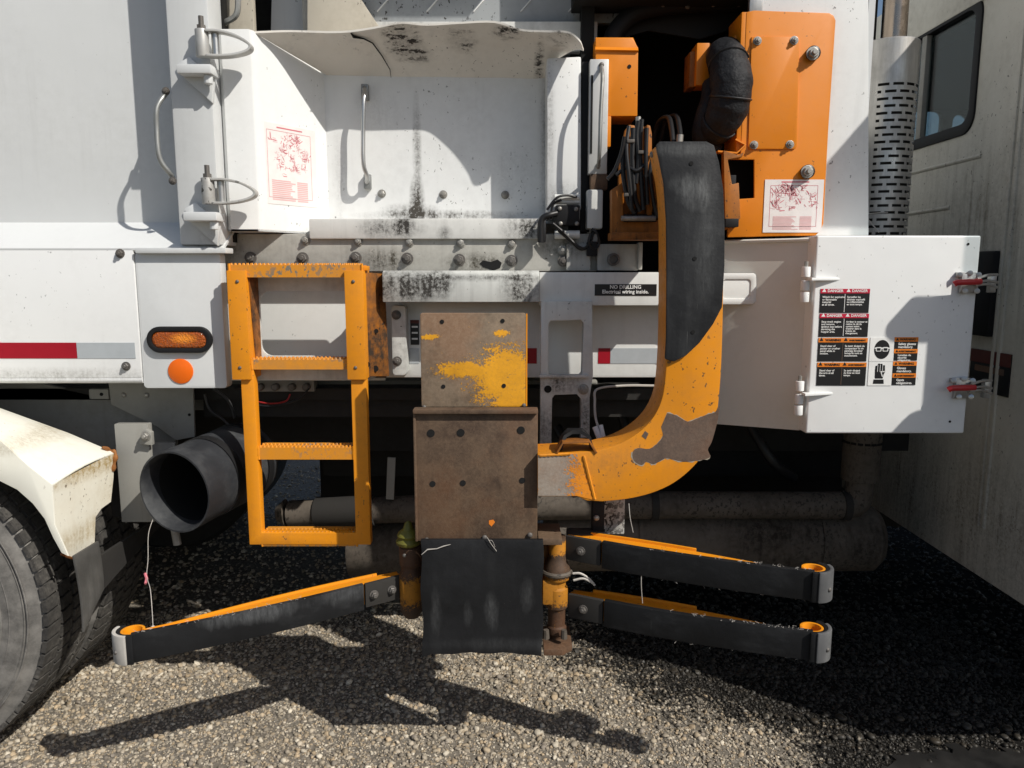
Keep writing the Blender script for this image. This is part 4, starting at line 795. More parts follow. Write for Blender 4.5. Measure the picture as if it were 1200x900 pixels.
for px, py in ((1143, 331), (1136, 455)):
    q = P(px, py, YC)
    l = MB().tube(cr([P(px-25, py+2, YC-.035), P(px-20, py, YC-.038), P(px-4, py-.5, YC-.036), P(px+6, py-1, YC-.030)], 4), .0088, 10).build('toggle_latch', M['redplastic'], cb, label='red-gripped toggle latch')
    b = MB().pbox(px-21, py-12, px+2, py-7, YC-.012, .012).pbox(px-18, py+7, px+2, py+12, YC-.012, .012).pbox(px-16, py-10, px+4, py+10, YC-.016, .016)
    for dx, dy in ((-18, -9), (-6, -11), (4, -9), (-12, 10), (2, 10)): b.cyl(P(px+dx, py+dy, YC), P(px+dx, py+dy, YC-.02), .008, n=10)
    b.build('latch_base', M['steel'], cb, .001)
    for dy in (-9, 0, 6):
        MB().tube(cr([P(px+2, py+dy*.5, YC-.028), P(px+14, py+dy*.7-2, YC-.018), P(px+26, py+dy, YC+.0)], 4), .0042, 7).build('latch_rod', M['steel'], cb)
    MB().pbox(px+18, py-10, px+25, py+12, YC-.008, .02).build('latch_catch', M['steel'], cb, .003)
# labels on the cabinet door
YD = YC-.0015
def wl_xy(u, v): return 940+u/5.625, 320+v/5.625
tops = [(118, 104, 443, 262), (112, 268, 436, 420), (104, 428, 428, 582), (97, 590, 420, 742)]
for i, (u0, v0, u1, v1) in enumerate(tops):
    p0, p1 = wl_xy(u0, v0), wl_xy(u1, v1); xa, xb_, zb_, zt_ = rect(p0[0], p0[1], p1[0], p1[1], YD); dz = zt_-zb_; xm = (xa+xb_)/2
    kind = D3[i][0]
    lb = MB().box(xa, xb_, YD, YD+.0012, zb_, zt_).build('warning_label', M['dkblack'], T, 0, ['black label with red DANGER headers about explosive material', 'black label with red DANGER headers about the truck engine', 'black label with orange WARNING headers about the packer panel', 'black label with orange WARNING headers about the arm'][i])
    hz = zt_-dz*.185
    MB().box(xa, xb_, YD-.0006, YD, hz, zt_).build('header_band', M['labelred' if kind == 'danger' else 'labelorange'], lb)
    MB().box(xm-.0007, xm+.0007, YD-.0007, YD, zb_+.002, hz-.002).build('divider', M['labelwhite'] if i < 2 else M['bare'], lb)
    ink = M['labelwhite'] if kind == 'danger' else M['dkblack']
    for s, (x, k) in enumerate((((xa+xm)/2+.007, 'a'), ((xm+xb_)/2+.006, 'b'))):
        put_text(f'h{i}{k}', (x, YD-.0009, hz+dz*.05), ink, lb, 'header_lettering')
        xx = x-.033 if kind == 'danger' else x-.035; MB().prism([(xx-.006, hz+.004), (xx+.006, hz+.004), (xx, hz+.0145)], YD-.0011, YD-.0007).build('alert_triangle', ink, lb)
        put_text(f'b{i}{k}', ((xa if k == 'a' else xm)+.006, YD-.0009, hz-.0135), M['labelwhite'], lb)
def icon_panel(u0, v0, u1, v1, kind):
    p0, p1 = wl_xy(u0, v0), wl_xy(u1, v1); xa, xb_, zb_, zt_ = rect(p0[0], p0[1], p1[0], p1[1], YD); w, h = xb_-xa, zt_-zb_
    lb = MB().box(xa, xb_, YD, YD+.0012, zb_, zt_).build('safety_sign', M['labelwhite'], T, 0, 'white sign showing a head wearing safety glasses' if kind == 'face' else 'white sign showing a gloved hand')
    X_ = lambda f: xa+w*f; Z_ = lambda f: zt_-h*f
    if kind == 'face':
        pts = [(X_(.5)+w*.32*math.cos(t), Z_(.5)+h*(.40 if math.sin(t) > 0 else .40)*math.sin(t)*(1 if math.sin(t) > 0 else 1)) for t in np.linspace(0, 2*math.pi, 33)[:-1]]
        MB().prism(pts, YD-.0005, YD).build('head', M['dkblack'], lb)
        b = MB().prism(rrect(X_(.19), X_(.81), Z_(.47), Z_(.42), .0006), YD-.0009, YD-.0004)
        for f in (.36, .64): b.prism(rrect(X_(f-.115), X_(f+.115), Z_(.58), Z_(.40), .003), YD-.00095, YD-.0004)
        b.build('glasses', M['labelwhite'], lb)
        b = MB()
        for f in (.36, .64): b.prism(rrect(X_(f-.08), X_(f+.08), Z_(.55), Z_(.44), .002), YD-.0013, YD-.0008)
        b.build('lenses', M['dkblack'], lb)
    else:
        b = MB().prism([(X_(a), Z_(q)) for a, q in ((.28, .66), (.27, .30), (.36, .22), (.68, .22), (.70, .42), (.64, .55), (.62, .70), (.30, .70))], YD-.0005, YD)
        for k, (f, tp_) in enumerate(((.325, .16), (.425, .07), (.53, .08), (.635, .14))): b.prism(rrect(X_(f-.047), X_(f+.047), Z_(.42), Z_(tp_), .0022), YD-.00055-.00003*k, YD)
        b.prism([(X_(a), Z_(q)) for a, q in ((.24, .74), (.66, .74), (.68, .92), (.22, .92))], YD-.0006, YD)
        b.build('glove', M['dkblack'], lb)
        b = MB()
        for f in (.375, .478, .583): b.box(X_(f)-.0006, X_(f)+.0006, YD-.0011, YD-.0004, Z_(.42), Z_(.12))
        b.prism([(X_(a), Z_(q)) for a, q in ((.5, .40), (.68, .38), (.68, .42), (.55, .44), (.62, .62), (.58, .62))], YD-.0011, YD-.0004)
        b.build('glove_lines', M['labelwhite'], lb)
icon_panel(446, 425, 606, 582, 'face'); icon_panel(436, 585, 592, 742, 'glove')
for i, (u0, v0, u1, v1) in enumerate(((607, 423, 764, 500), (603, 501, 760, 576), (597, 582, 754, 660), (593, 661, 749, 738))):
    p0, p1 = wl_xy(u0, v0), wl_xy(u1, v1); xa, xb_, zb_, zt_ = rect(p0[0], p0[1], p1[0], p1[1], YD); hz = zt_-(zt_-zb_)*.36
    lb = MB().box(xa, xb_, YD, YD+.0012, zb_, zt_).build('warning_strip', M['dkblack'], T, 0, ['small label about safety glasses in English', 'small label about safety glasses in French', 'small label about gloves in English', 'small label about gloves in French'][i])
    MB().box(xa, xb_, YD-.0006, YD, hz, zt_).build('header_band', M['labelorange'], lb)
    put_text(f'g{i}h', ((xa+xb_)/2+.004, YD-.0009, hz+.003), M['dkblack'], lb, 'header_lettering'); put_text(f'g{i}b', (xa+.012, YD-.0009, hz-.0105 if i != 1 else hz-.0085), M['labelwhite'], lb)
    MB().prism([(xa+.004, hz+.003), (xa+.013, hz+.003), (xa+.0085, hz+.011)], YD-.0011, YD-.0007).build('alert_triangle', M['dkblack'], lb)
# ---- exhaust stack --------------------------------------------------------------
YE = 2.78; ex = Xp(1042, 60, YE); er = .098; zt_ = Zp(52, YE); zb_ = Zp(300, YE); zp1 = Zp(99, YE)
gdm = MB(); n = 52; nr = 25
gdm.lathe([(zp1, er), (zt_-.004, er), (zt_, er-.004)], (ex, YE, 0), 'Z', n, caps=False)
zs = [zp1-(zp1-zb_)*((i//2+(.62 if i % 2 else 0))/nr) for i in range(2*nr+1)]
ring = [[gdm.bm.verts.new((ex+er*math.cos(2*math.pi*k/n), YE+er*math.sin(2*math.pi*k/n), z_)) for k in range(n)] for z_ in zs]
for i in range(2*nr):
    for k in range(n):
        if i % 2 == 1 and (k+(2 if (i//2) % 2 else 0)) % 4 != 0 and not (165 < 360*k/n < 228): continue
        gdm.bm.faces.new((ring[i][k], ring[i][(k+1) % n], ring[i+1][(k+1) % n], ring[i+1][k]))
st = gdm.build('exhaust_guard', M['guard'], T, 0, 'upright muffler with slotted steel heat guard between body and cab')
MB().cyl((ex, YE, zb_-.1), (ex, YE, zt_-.02), er-.012, n=32).build('muffler_core', M['under'], st)
MB().lathe([(zt_-.012, er-.002), (zt_-.006, .05)], (ex, YE, 0), 'Z', 40, caps=False).build('top_ring', M['guard'], st)
MB().cyl((ex+.012, YE, zt_-.05), (ex+.012, YE, 3.4), .042, n=28).build('tail_pipe', M['chrome'], st)
MB().cyl((ex-.055, YE+.06, zt_-.05), (ex-.055, YE+.06, 3.2), .03, n=18).build('side_pipe', M['under'], st)
ex2 = Xp(1016, 540, YE)
MB().cyl((ex, YE, Zp(562, YE)), (ex, YE, Zp(500, YE)), .068, n=28).build('muffler_neck', M['tank'], st, .004)
for k in range(18):
    t = 2*math.pi*k/18; MB().box(-.009, .009, -.003, .003, -.004, .004, Matrix.Translation((ex+.068*math.cos(t), YE+.068*math.sin(t), Zp(517, YE))) @ Matrix.Rotation(t+math.pi/2, 4, 'Z')).build('neck_slot', M['cavity'], st)
MB().tube(cr([(ex, YE, Zp(548, YE)), (ex, YE, Zp(572, YE)), P(1002, 588, YE), P(980, 592, YE), P(900, 592, YE), P(760, 592, YE), P(500, 596, YE+.05), P(340, 602, YE+.1)], 8), .052, 18).build('exhaust_pipe', M['tank'], T, label='dusty horizontal exhaust pipe under the body')
MB().cyl(P(440, 598, YE+.06), P(372, 600, YE+.09), .060, n=20).build('pipe_sleeve', M['under'], T)
MB().cyl(P(335, 601, YE+.1), P(325, 602, YE+.1), .055, .03, n=20).build('pipe_end', M['tank'], T)
for q in (762, 985): MB().cyl(P(q, 592, YE), P(q+8, 592, YE), .058, n=20).build('pipe_clamp', M['under'], T)
tk = MB(); c = P(860, 636, YE+.02); x0_, x1_ = Xp(636, 630, YE), Xp(1052, 630, YE); rT = .135
prof = [(0, .02), (.01, .07), (.03, .11), (.06, rT)]; Lk = x1_-x0_
tk.lathe([(x0_+a, r) for a, r in prof]+[(x1_-a, r) for a, r in prof[::-1]], (0, YE+.12, Zp(630, YE+.05)-.02), 'X', 36)
tk = tk.build('air_tank', M['tank'], T, 0, 'dented dusty tank lying under the body')
for q in (752, 968): 
    xx = Xp(q, 620, YE); MB().lathe([(xx-.006, rT+.001), (xx-.008, rT+.006), (xx+.008, rT+.006), (xx+.008, rT+.001)], (0, YE+.12, Zp(630, YE+.05)-.02), 'X', 36).build('tank_strap', M['tank'], tk)
# left-hand tank piece and upright bracket under the ladder
MB().cyl(P(412, 640, 2.95), P(492, 640, 2.95), .12, n=24).build('air_tank', M['tank'], T, .004, 'short grey tank behind the ladder foot')
MB().tube([P(457, 585, 2.8), P(459, 536, 2.8)], 0, sq=(.03, .008, Vector((1, 0, 0)))).build('upright_strap', M['undergrey'], T, .001)
# chassis ------------------------------------------------------------------
ch = MB().box(-4, 1.62, 3.02, 3.12, .78, 1.06).box(-4, 1.62, 3.95, 4.05, .78, 1.06)
for x in (-2.4, -1.2, .1, 1.1): ch.box(x-.05, x+.05, 3.12, 3.95, .82, 1.02)
ch.build('chassis_frame', M['under'], T, .004, 'dark chassis rails under the body')
MB().box(-4, 1.06, 2.62, 4.6, 1.06, 1.10).build('body_floor', M['under'], T)
gx = MB().box(-.85, 1.55, 3.28, 3.72, Zp(560, 3.28), .98).build('gearbox_housing', M['under'], T, .03)
MB().box(-.98, .5, 3.74, 4.5, .34, .9).build('far_side_box', M['under'], T, .02); MB().box(.5, 2.12, 3.74, 4.4, .2, .9).build('fuel_tank', M['under'], T, .04)  # far side box extended to block light under the truck
MB().box(-1.1, 1.06, 2.66, 2.70, Zp(482, 2.66)-.02, 1.08).build('inner_skirt', M['under'], T)
for k, (a, c) in enumerate((((652, 520), (690, 545)), ((720, 480), (760, 560)), ((880, 520), (930, 560)))): 
    MB().tube(cr([P(a[0], a[1]-20, 2.9), P((a[0]+c[0])/2, (a[1]+c[1])/2, 2.85), P(*c, 2.9)], 6), .02, 10).build('brake_hose', M['hose'], T)
# ---- duct ------------------------------------------------------------------
C0 = P(204, 577, 2.24); ax = Vector((.27, .96, .05)).normalized(); u_ = ax.orthogonal().normalized()
dc = MB(); prof = [(.02, .128), (0, .134), (.0, .140), (.05, .141), (.14, .141), (.145, .135), (.17, .135), (.175, .144), (.30, .146), (.31, .136), (.33, .136), (.335, .140), (.37, .138)]
Mx = Matrix.Translation(C0) @ ax.to_track_quat('Z', 'Y').to_matrix().to_4x4() @ Matrix.Diagonal((.90, .90, 1, 1))
def lathe_m(b, prof, n=40):
    rings = [[b.bm.verts.new(Mx @ Vector((r*math.cos(2*math.pi*k/n), r*math.sin(2*math.pi*k/n)*1.03, t))) for k in range(n)] for t, r in prof]
    for A, B in zip(rings, rings[1:]):
        for k in range(n): b.bm.faces.new((A[k], A[(k+1) % n], B[(k+1) % n], B[k]))
lathe_m(dc, [(.36, .124), (.06, .127)]+prof); dc = dc.build('intake_duct', M['duct'], T, 0, 'wide black rubber duct opening beside the ladder')
bb = MB(); lathe_m(bb, [(.142, .136), (.142, .1445), (.172, .1445), (.172, .136)]); bb.build('duct_band', M['hose'], dc)
bb = MB(); lathe_m(bb, [(.305, .136), (.305, .148), (.335, .148), (.335, .136)]); bb.build('duct_band', M['hose'], dc)
bb = MB(); lathe_m(bb, [(.30, 0.001), (.30, .1235), (.07, .1255)]); bb.build('duct_throat', M['cavity'], dc)
db = MB().pbox(138, 497, 177, 612, 2.42, .03).build('duct_bracket', M['undergrey'], T, .003, 'pale bracket plate holding the duct')
MB().ppoly([(163, 520), (166, 507), (171, 503), (177, 507), (178, 522)], 2.40, .02).build('bracket_ear', M['undergrey'], db, .002); bolt(171, 511, 2.40, .012, db)
MB().pbox(164, 519, 205, 560, 2.44, .01).build('duct_saddle', M['duct'], db, .003)
MB().cyl(P(204, 616, 2.33), P(208, 638, 2.33), .013, n=10).build('drain_fitting', M['bolt'], dc)
for k, pts in enumerate((((240, 462), (246, 480), (262, 492), (276, 508)), ((250, 455), (268, 470), (275, 490)))): MB().tube(cr([P(x, y, 2.55) for x, y in pts], 5), .005, 7).build('hanging_cable', M['hose'], T)
# ---- wheel well and fender ---------------------------------------------------
pplate('wheel_well_panel', [(-250, 380), (60, 452), (140, 470), (206, 505), (206, 560), (140, 620), (-250, 640)], 2.62, .02, M['undergrey'], label='dull grey wheel well panel')
hg = pplate('hanger_plate', [(126, 440), (226, 452), (228, 512), (206, 516), (184, 500), (130, 474)], 2.56, .012, M['undergrey'], bev=.002, label='grey hanger plate under the body corner')
for q in ((145, 463), (172, 463)): bolt(*q, 2.56, .009, hg, DOME)
hole(222, 486, 2.559, .005, hg); MB().pbox(104, 456, 127, 468, 2.555, .02).build('hanger_tab', M['undergrey'], hg, .005); hole(119, 462, 2.555, .006, hg)
YW = 2.13; YFN = 2.10                                     # tyre outer face, fender outer face
YI = 2.38
out_e = [P(-330, 452, YFN), P(-150, 468, YFN), P(0, 516, YFN), P(33, 546, YFN), P(61, 568, YFN)]
inn_e = [P(-330, 428, YI), P(-150, 438, YI), P(0, 478, YI), P(80, 507, YI), P(134, 530, YI)]
rowsF = []
for t in np.linspace(0, 1, 7):
    rowsF.append([a.lerp(c, t)+Vector((0, 0, .010*math.sin(math.pi*t))) for a, c in zip(out_e, inn_e)])
fe_o = MB().sheet(rowsF, (0, 0, -.006)).build('wheel_fender', M['fender'], T, .002, 'chipped white wheel fender with rusted corner')
side = [(-330, 452), (-150, 468), (0, 516), (33, 546), (61, 568), (64, 615), (80, 652), (72, 648), (62, 630), (52, 608), (38, 590), (20, 574), (0, 564), (-150, 530), (-330, 520)]
MB().ppoly(side, YFN-.003, .007).build('fender_lip', M['fender'], fe_o, .002)
ends = [(61, 568, 2.10), (98, 549, 2.24), (134, 530, 2.38), (133, 560, 2.375), (130, 588, 2.36), (119, 596, 2.315), (112, 606, 2.29), (111, 636, 2.28), (91, 655, 2.20), (80, 652, 2.13), (64, 615, 2.10)]
ep = [P(*e) for e in ends]; b = MB(); A_ = [b.bm.verts.new(p) for p in ep]; B_ = [b.bm.verts.new(p+Vector((-.006, .002, 0))) for p in ep]; cA, cB = b.bm.verts.new(P(95, 600, 2.22)), b.bm.verts.new(P(95, 600, 2.22)+Vector((-.006, .002, 0))); n_ = len(ep)
for i in range(n_):
    k = (i+1) % n_; b.bm.faces.new((A_[i], A_[k], cA)); b.bm.faces.new((B_[k], B_[i], cB)); b.bm.faces.new((A_[k], A_[i], B_[i], B_[k]))
b.build('fender_end', M['fenderend'], fe_o, 0, 'rust-stained end face of the fender')
MB().tube(cr([P(120, 524, YI-.02), P(129, 528, YI), P(135, 531, YI), P(134.5, 541, YI-.005), P(132, 552, YI-.008)], 5), [.004+.005*math.sin(.6*i)**2 for i in range(21)], 7).build('rust_scab', M['fenderrust'], fe_o)
MB().tube(cr([P(72, 649, 2.105), P(84, 654, 2.15), P(92, 653, 2.20)], 4), .004, 6).build('rust_scab', M['fenderrust'], fe_o)
Xm = -1.275
zA, zB, zC, zD = Zp(650, 2.12), Zp(634, 2.24), Zp(690, 2.24), Zp(741, 2.11)
g = []
for j in range(6):
    v_ = j/5; g.append([Vector((Xm+.012*math.sin(2.2*v_)*(1 if q < .5 else .6), 2.11+.13*q, (zA+(zB-zA)*q)*(1-v_)+(zD+(zC-zD)*q)*v_)) for q in (0, .5, 1)])
MB().sheet(g, (-.008, 0, 0)).build('mud_flap', M['mudflap'], T, .002, 'dusty grey mud flap below the fender end')
MB().sheet([[Vector((Xm-.004, y, Zp(645, 2.3)-(y-2.24)*.02)) for y in (2.242, 2.45, 2.75)], [Vector((Xm-.004, y, zC-.01+(y-2.24)*.18)) for y in (2.242, 2.45, 2.75)]], (-.012, 0, 0)).build('flap_shade_sheet', M['under'], T)  # darker sheet paints the shaded inner part of the mud flap
plate('fender_stay', 128, 532, 150, 606, 2.47, .02, M['under'])
for x in (-1.887,):
    MB().lathe([(0, .3), (0, .49), (.02, .51), (.27, .51), (.29, .49), (.34, .49), (.36, .51), (.60, .51), (.62, .49), (.62, .3)], (x, 4.0, .5), 'Y', 48).build('far_wheel', M['under'], T)
MB().box(-4, -.98, 4.3, 4.42, .42, 1.05).build('far_light_blocker', M['under'], T, .01)  # box added to stop far-side sky light under the truck
MB().lathe([(0, .08), (.1, .14), (.3, .24), (.5, .24), (.7, .14), (.8, .08)], (-1.887, 2.95, .5), 'Y', 28).build('differential', M['under'], T)
MB().box(-2.6, -1.42, 2.78, 3.9, .74, 1.04).build('axle_light_blocker', M['under'], T, .03)  # box added as a light barrier over the axle
MB().box(-3.2, -2.4, 2.4, 4.4, .35, 1.0).build('rear_light_blocker', M['under'], T, .02)  # slab added as a light barrier behind the wheels
# ---- wheels: dual tyres ------------------------------------------------------
RT = .51
def wheel(Yo, label):
    cx_, cz_ = -1.887, .50; wd = .27
    b = MB(); pr = [(.03, .29), (.004, .33), (-.004, .40), (.004, .455), (.014, .470), (.016, .478), (.022, .493), (.03, .497), (wd-.03, .497), (wd-.022, .493), (wd+.004, .40), (wd-.03, .29)]
    b.lathe(pr, (cx_, Yo, cz_), 'Y', 96, caps=False); t = b.build('wheel', M['sidewall'], T, 0, label)
    tr = MB(); n = 72
    for row, (y0, y1) in enumerate(((.010, .066), (.078, .128), (.142, .192), (.204, .260))):
        for k in range(n):
            a = 2*math.pi*(k+(.5 if row % 2 else 0))/n; da = 2*math.pi/n*.80; sk_ = .012
            vs = []
            for r in (.490, RT):
                for (yy, aa) in ((y0, a), (y1, a+sk_), (y1, a+sk_+da), (y0, a+da)):
                    rr = r-(.006 if (row == 0 and yy == y0 and r == RT) or (row == 3 and yy == y1 and r == RT) else 0)
                    vs.append(tr.bm.verts.new((cx_+rr*math.cos(aa), Yo+yy, cz_+rr*math.sin(aa))))
            for f in ((0, 1, 2, 3), (4, 5, 6, 7), (0, 1, 5, 4), (1, 2, 6, 5), (2, 3, 7, 6), (3, 0, 4, 7)): tr.bm.faces.new([vs[i] for i in f])
    tr.build('tread', M['tyre'], t, 0, kind='stuff')
    for r in (.312, .335, .350, .372, .398, .44, .452): MB().tube([(cx_+r*math.cos(q), Yo-.002+.004*(r == .44)+(.002 if r < .36 else 0), cz_+r*math.sin(q)) for q in np.linspace(0, 2*math.pi, 97)[:-1]], .003, 6, closed=True).build('sidewall_rib', M['sidewall'], t)
    MB().lathe([(.0, .292), (.02, .285), (.05, .25), (.10, .20), (.10, .08), (.06, .06), (.06, .001)], (cx_, Yo+.01, cz_), 'Y', 48, caps=False).build('rim', M['undergrey'], t)
wheel(YW-.01, 'outer dual wheel with dusty sidewall and block tread'); wheel(YW+.32, 'inner dual wheel tucked behind the outer one')
MB().cyl((-1.887, 2.3, .5), (-1.887, 4.6, .5), .09).build('axle', M['under'], T)
# tag wire from duct to finger tip
tw = MB().tube(cr([P(180, 606, 2.28), P(174, 626, 2.22), P(173.5, 655, 2.12), P(172, 675, 2.05), P(176, 690, 2.0), P(178, 712, 1.96), P(179.5, 738, 1.90)], 6), .0010, 6).build('tether_wire', M['wire'], T, label='thin tether wire with a pink tag hanging to the finger tip')
MB().tube([P(170, 672, 2.055), P(172, 678, 2.045), P(170.5, 684, 2.03)], .004, 6).build('pink_tag', M['pink'], tw); MB().cyl(P(179, 734, 1.905), P(180, 741, 1.895), .005, n=8).build('tether_end', M['tipwhite'], tw)
# ---- cab -----------------------------------------------------------------------
XC = 1.68; Yn, Yf_ = 1.89, 4.45; zlo, zbelt, zhd, zrf = .42, 1.85, 2.44, 2.66
w0, w1 = Q(1148, 70, XC), Q(1030, 70, XC); wb, wt = Q(1110, 164, XC).z, Q(1110, 16, XC).z
win = rrect(w0.y, w1.y, wb, wt, .07, 6); win2 = rrect(w0.y+.035, w1.y-.035, wb+.04, wt-.04, .05, 6)
rw = MB().prism([(Yn+.36, .42), (Yf_, .42), (Yf_, zrf), (Yn+.36, zrf)], XC, XC+.05, [win], ax='YZ')
cabw = rw.build('cab_rear_wall', M['cab'], T, .004, 'dusty grey rear wall of the cab with a black-edged window')
MB().prism([(Yn, .58), (Yn+.36, .45), (Yn+.36, zbelt), (Yn+.02, zbelt), (Yn, zbelt-.02)], XC, XC+.05, ax='YZ').build('cab_lower_corner', M['cab'], T, .003)
MB().prism(win, XC-.006, XC+.04, [win2], ax='YZ').build('window_seal', M['black'], cabw, .002)
MB().prism(rrect(w0.y+.03, w1.y-.03, wb+.035, wt-.035, .05, 6), XC+.015, XC+.02, ax='YZ').build('rear_window', M['glass'], cabw)
MB().box(XC-.003, XC+.022, Q(1080, 100, XC).y-.02, Q(1080, 100, XC).y+.015, wb+.02, wt-.02).build('window_divider', M['undergrey'], cabw, .002)
for (p, q_) in (((1062, 203), (1150, 184)), ((1062, 251), (1113, 243))):
    A, B = Q(*p, XC), Q(*q_, XC); MB().tube([Vector((XC+.003, A.y, (A.z+B.z)/2)), Vector((XC+.003, B.y, (A.z+B.z)/2))], .009, 8).build('pressed_rib', M['cab'], cabw)
for px in (1183, 1176): 
    A = Q(px, 300, XC); MB().box(XC-.008, XC+.01, A.y-.008, A.y+.008, .6, 2.6).build('vertical_seam', M['cab'], cabw, .003)
A, B = Q(1147, 295, XC), Q(1166, 395, XC); MB().box(XC-.03, XC+.01, B.y, A.y, B.z, A.z).build('black_vent', M['black'], cabw, .008)
A, B = Q(1140, 408, XC), Q(1182, 466, XC); wp = MB().box(XC-.004, XC, B.y, A.y, B.z, A.z).build('cab_warning_label', M['dkblack'], cabw)
MB().box(XC-.0055, XC-.004, B.y, A.y, A.z-.045, A.z).build('cab_label_header', M['brown'], cabw); MB().box(XC-.0055, XC-.004, B.y+.03, A.y-.03, B.z+.07, A.z-.055).build('cab_label_text', M['bare'], cabw)
# cab shell away from the rear wall
zi = .75
MB().box(XC+.05, 3.4, Yn, Yn+.04, .58, zbelt).build('cab_side', M['cab'], T, .01); MB().box(XC-.01, 3.4, Yn, Yf_, zhd+.02, zrf).build('cab_roof', M['cab'], T, .01)
MB().box(3.36, 3.4, Yn+.04, Yf_, .58, 1.6).build('cab_front', M['cab'], T, .01); MB().box(XC+.05, 3.36, Yn+.04, Yf_-.04, .9, .95).build('cab_floor', M['seat'], T)
wa = [(Xp(1040, 145, Yf_), 1.95), (Xp(1100, 145, Yf_), 2.40)]; w2_ = [(Xp(1112, 140, Yf_), 2.0), (Xp(1131, 140, Yf_), 2.38)]
cs = lambda w: rrect(w[0][0], w[1][0], w[0][1], w[1][1], .04)
MB().prism([(XC+.05, .6), (3.36, .6), (3.36, zrf-.02), (XC+.05, zrf-.02)], Yf_-.04, Yf_, [cs(wa), cs(w2_)]).build('cab_far_side', M['seat'], T)
for w in (wa, w2_): MB().prism(cs(w), Yf_-.022, Yf_-.018).build('far_window', M['clearglass'], T)
MB().box(XC+.06, 3.3, Yn+.4, Yf_-.06, zhd-.04, zhd+.01).build('headliner', M['seat'], T); MB().box(XC+.25, XC+.40, 2.9, 3.4, .95, 2.12).build('seat_back', M['seat'], T, .05); MB().box(XC+.25, XC+.7, 2.9, 3.4, .95, 1.35).build('seat_cushion', M['seat'], T, .05)
for x, y in ((XC+.03, Yn+.40), (2.75, Yn+.025), (3.35, Yn+.03)): MB().box(x-.025, x+.025, y-.02, y+.02, zbelt-.02, zhd+.03).build('cab_pillar', M['cab'], T, .006)
MB().box(XC+.03, XC+.036, Yn+.05, Yn+.35, zbelt, zhd+.02).build('corner_window', M['clearglass'], T); MB().box(XC+.06, 2.72, Yn+.02, Yn+.026, zbelt, zhd+.02).build('side_window', M['clearglass'], T); MB().box(2.78, 3.32, Yn+.02, Yn+.026, zbelt, zhd+.02).build('side_window', M['clearglass'], T)
MB().prism(rrect(XC-.115, XC+.08, 1.835, 1.905, .03), Yn-.01, Yn+.04).build('shadow_nose_block', M['cab'], T, .004); MB().prism(rrect(XC-.11, XC+.3, 1.30, 1.565, .07), Yn-.01, Yn+.04).build('shadow_flare_block', M['cab'], T, .004)  # unseen blocks added and shaped to cast the cabinet's shadow outline
# front wheel of the cab (off to the right)
cw = MB().lathe([(0, .29), (0, .48), (.03, .51), (.28, .51), (.30, .46)], (2.7, 2.05, .5), 'Y', 64).build('front_wheel', M['sidewall'], T)
MB().box(2.0, 3.3, 2.4, 4.3, .45, .9).build('engine_block', M['under'], T, .03)
# a fine stray wire at the cabinet top
MB().tube(cr([P(1003, 246, 2.60), P(1010, 248, 2.60), P(1018, 258, 2.55), P(1030, 272, 2.5)], 5), .0022, 5).build('stray_wire', M['wire'], T); MB().tube([P(1002, 252, 2.62), P(1040, 249, 2.66)], .003, 5).build('stray_rod', M['steel'], T)
# ================================================================== puddle and gravel
pd_ = [(1.12, 2.10), (1.20, 2.17), (1.29, 2.19), (1.38, 2.21), (1.48, 2.22), (1.6, 2.19), (1.9, 2.2), (2.0, 2.0), (1.9, 1.85), (1.3, 1.88), (1.1, 1.98)]
pu = MB(); pts = cr([(x, y, 0) for x, y in pd_], 6, True); rp = random.Random(2); pts = [(p.x+rp.uniform(-.012, .012)+.02*math.sin(i*1.9), p.y+rp.uniform(-.010, .010)+.018*math.sin(i*1.3+1)) for i, p in enumerate(pts)]; pu.prism(pts, .001, .007, ax='XY')
struct('puddle', pu, M['puddle'], 'dark oily puddle in the gravel beside the cab', 'puddle', smooth=False)
def in_poly(x, y, poly):
    c = np.zeros(len(x), bool); n = len(poly)
    for i in range(n):
        (x1, y1), (x2, y2) = poly[i], poly[i-1]
        if y1 == y2: continue
        c ^= ((y1 > y) != (y2 > y)) & (x < (x2-x1)*(y-y1)/(y2-y1)+x1)
    return c
def ico(sub):
    bm = bmesh.new(); bmesh.ops.create_icosphere(bm, subdivisions=sub, radius=1); bm.verts.ensure_lookup_table()
    v = np.array([q.co[:] for q in bm.verts]); f = np.array([[w.index for w in q.verts] for q in bm.faces]); bm.free(); return v, f
PAL = 1.08*np.array([1.06, .985, .87])*np.array([(.40, .37, .32), (.34, .31, .26), (.47, .44, .39), (.28, .26, .23), (.38, .33, .26), (.55, .53, .48), (.22, .205, .19), (.42, .35, .26)])
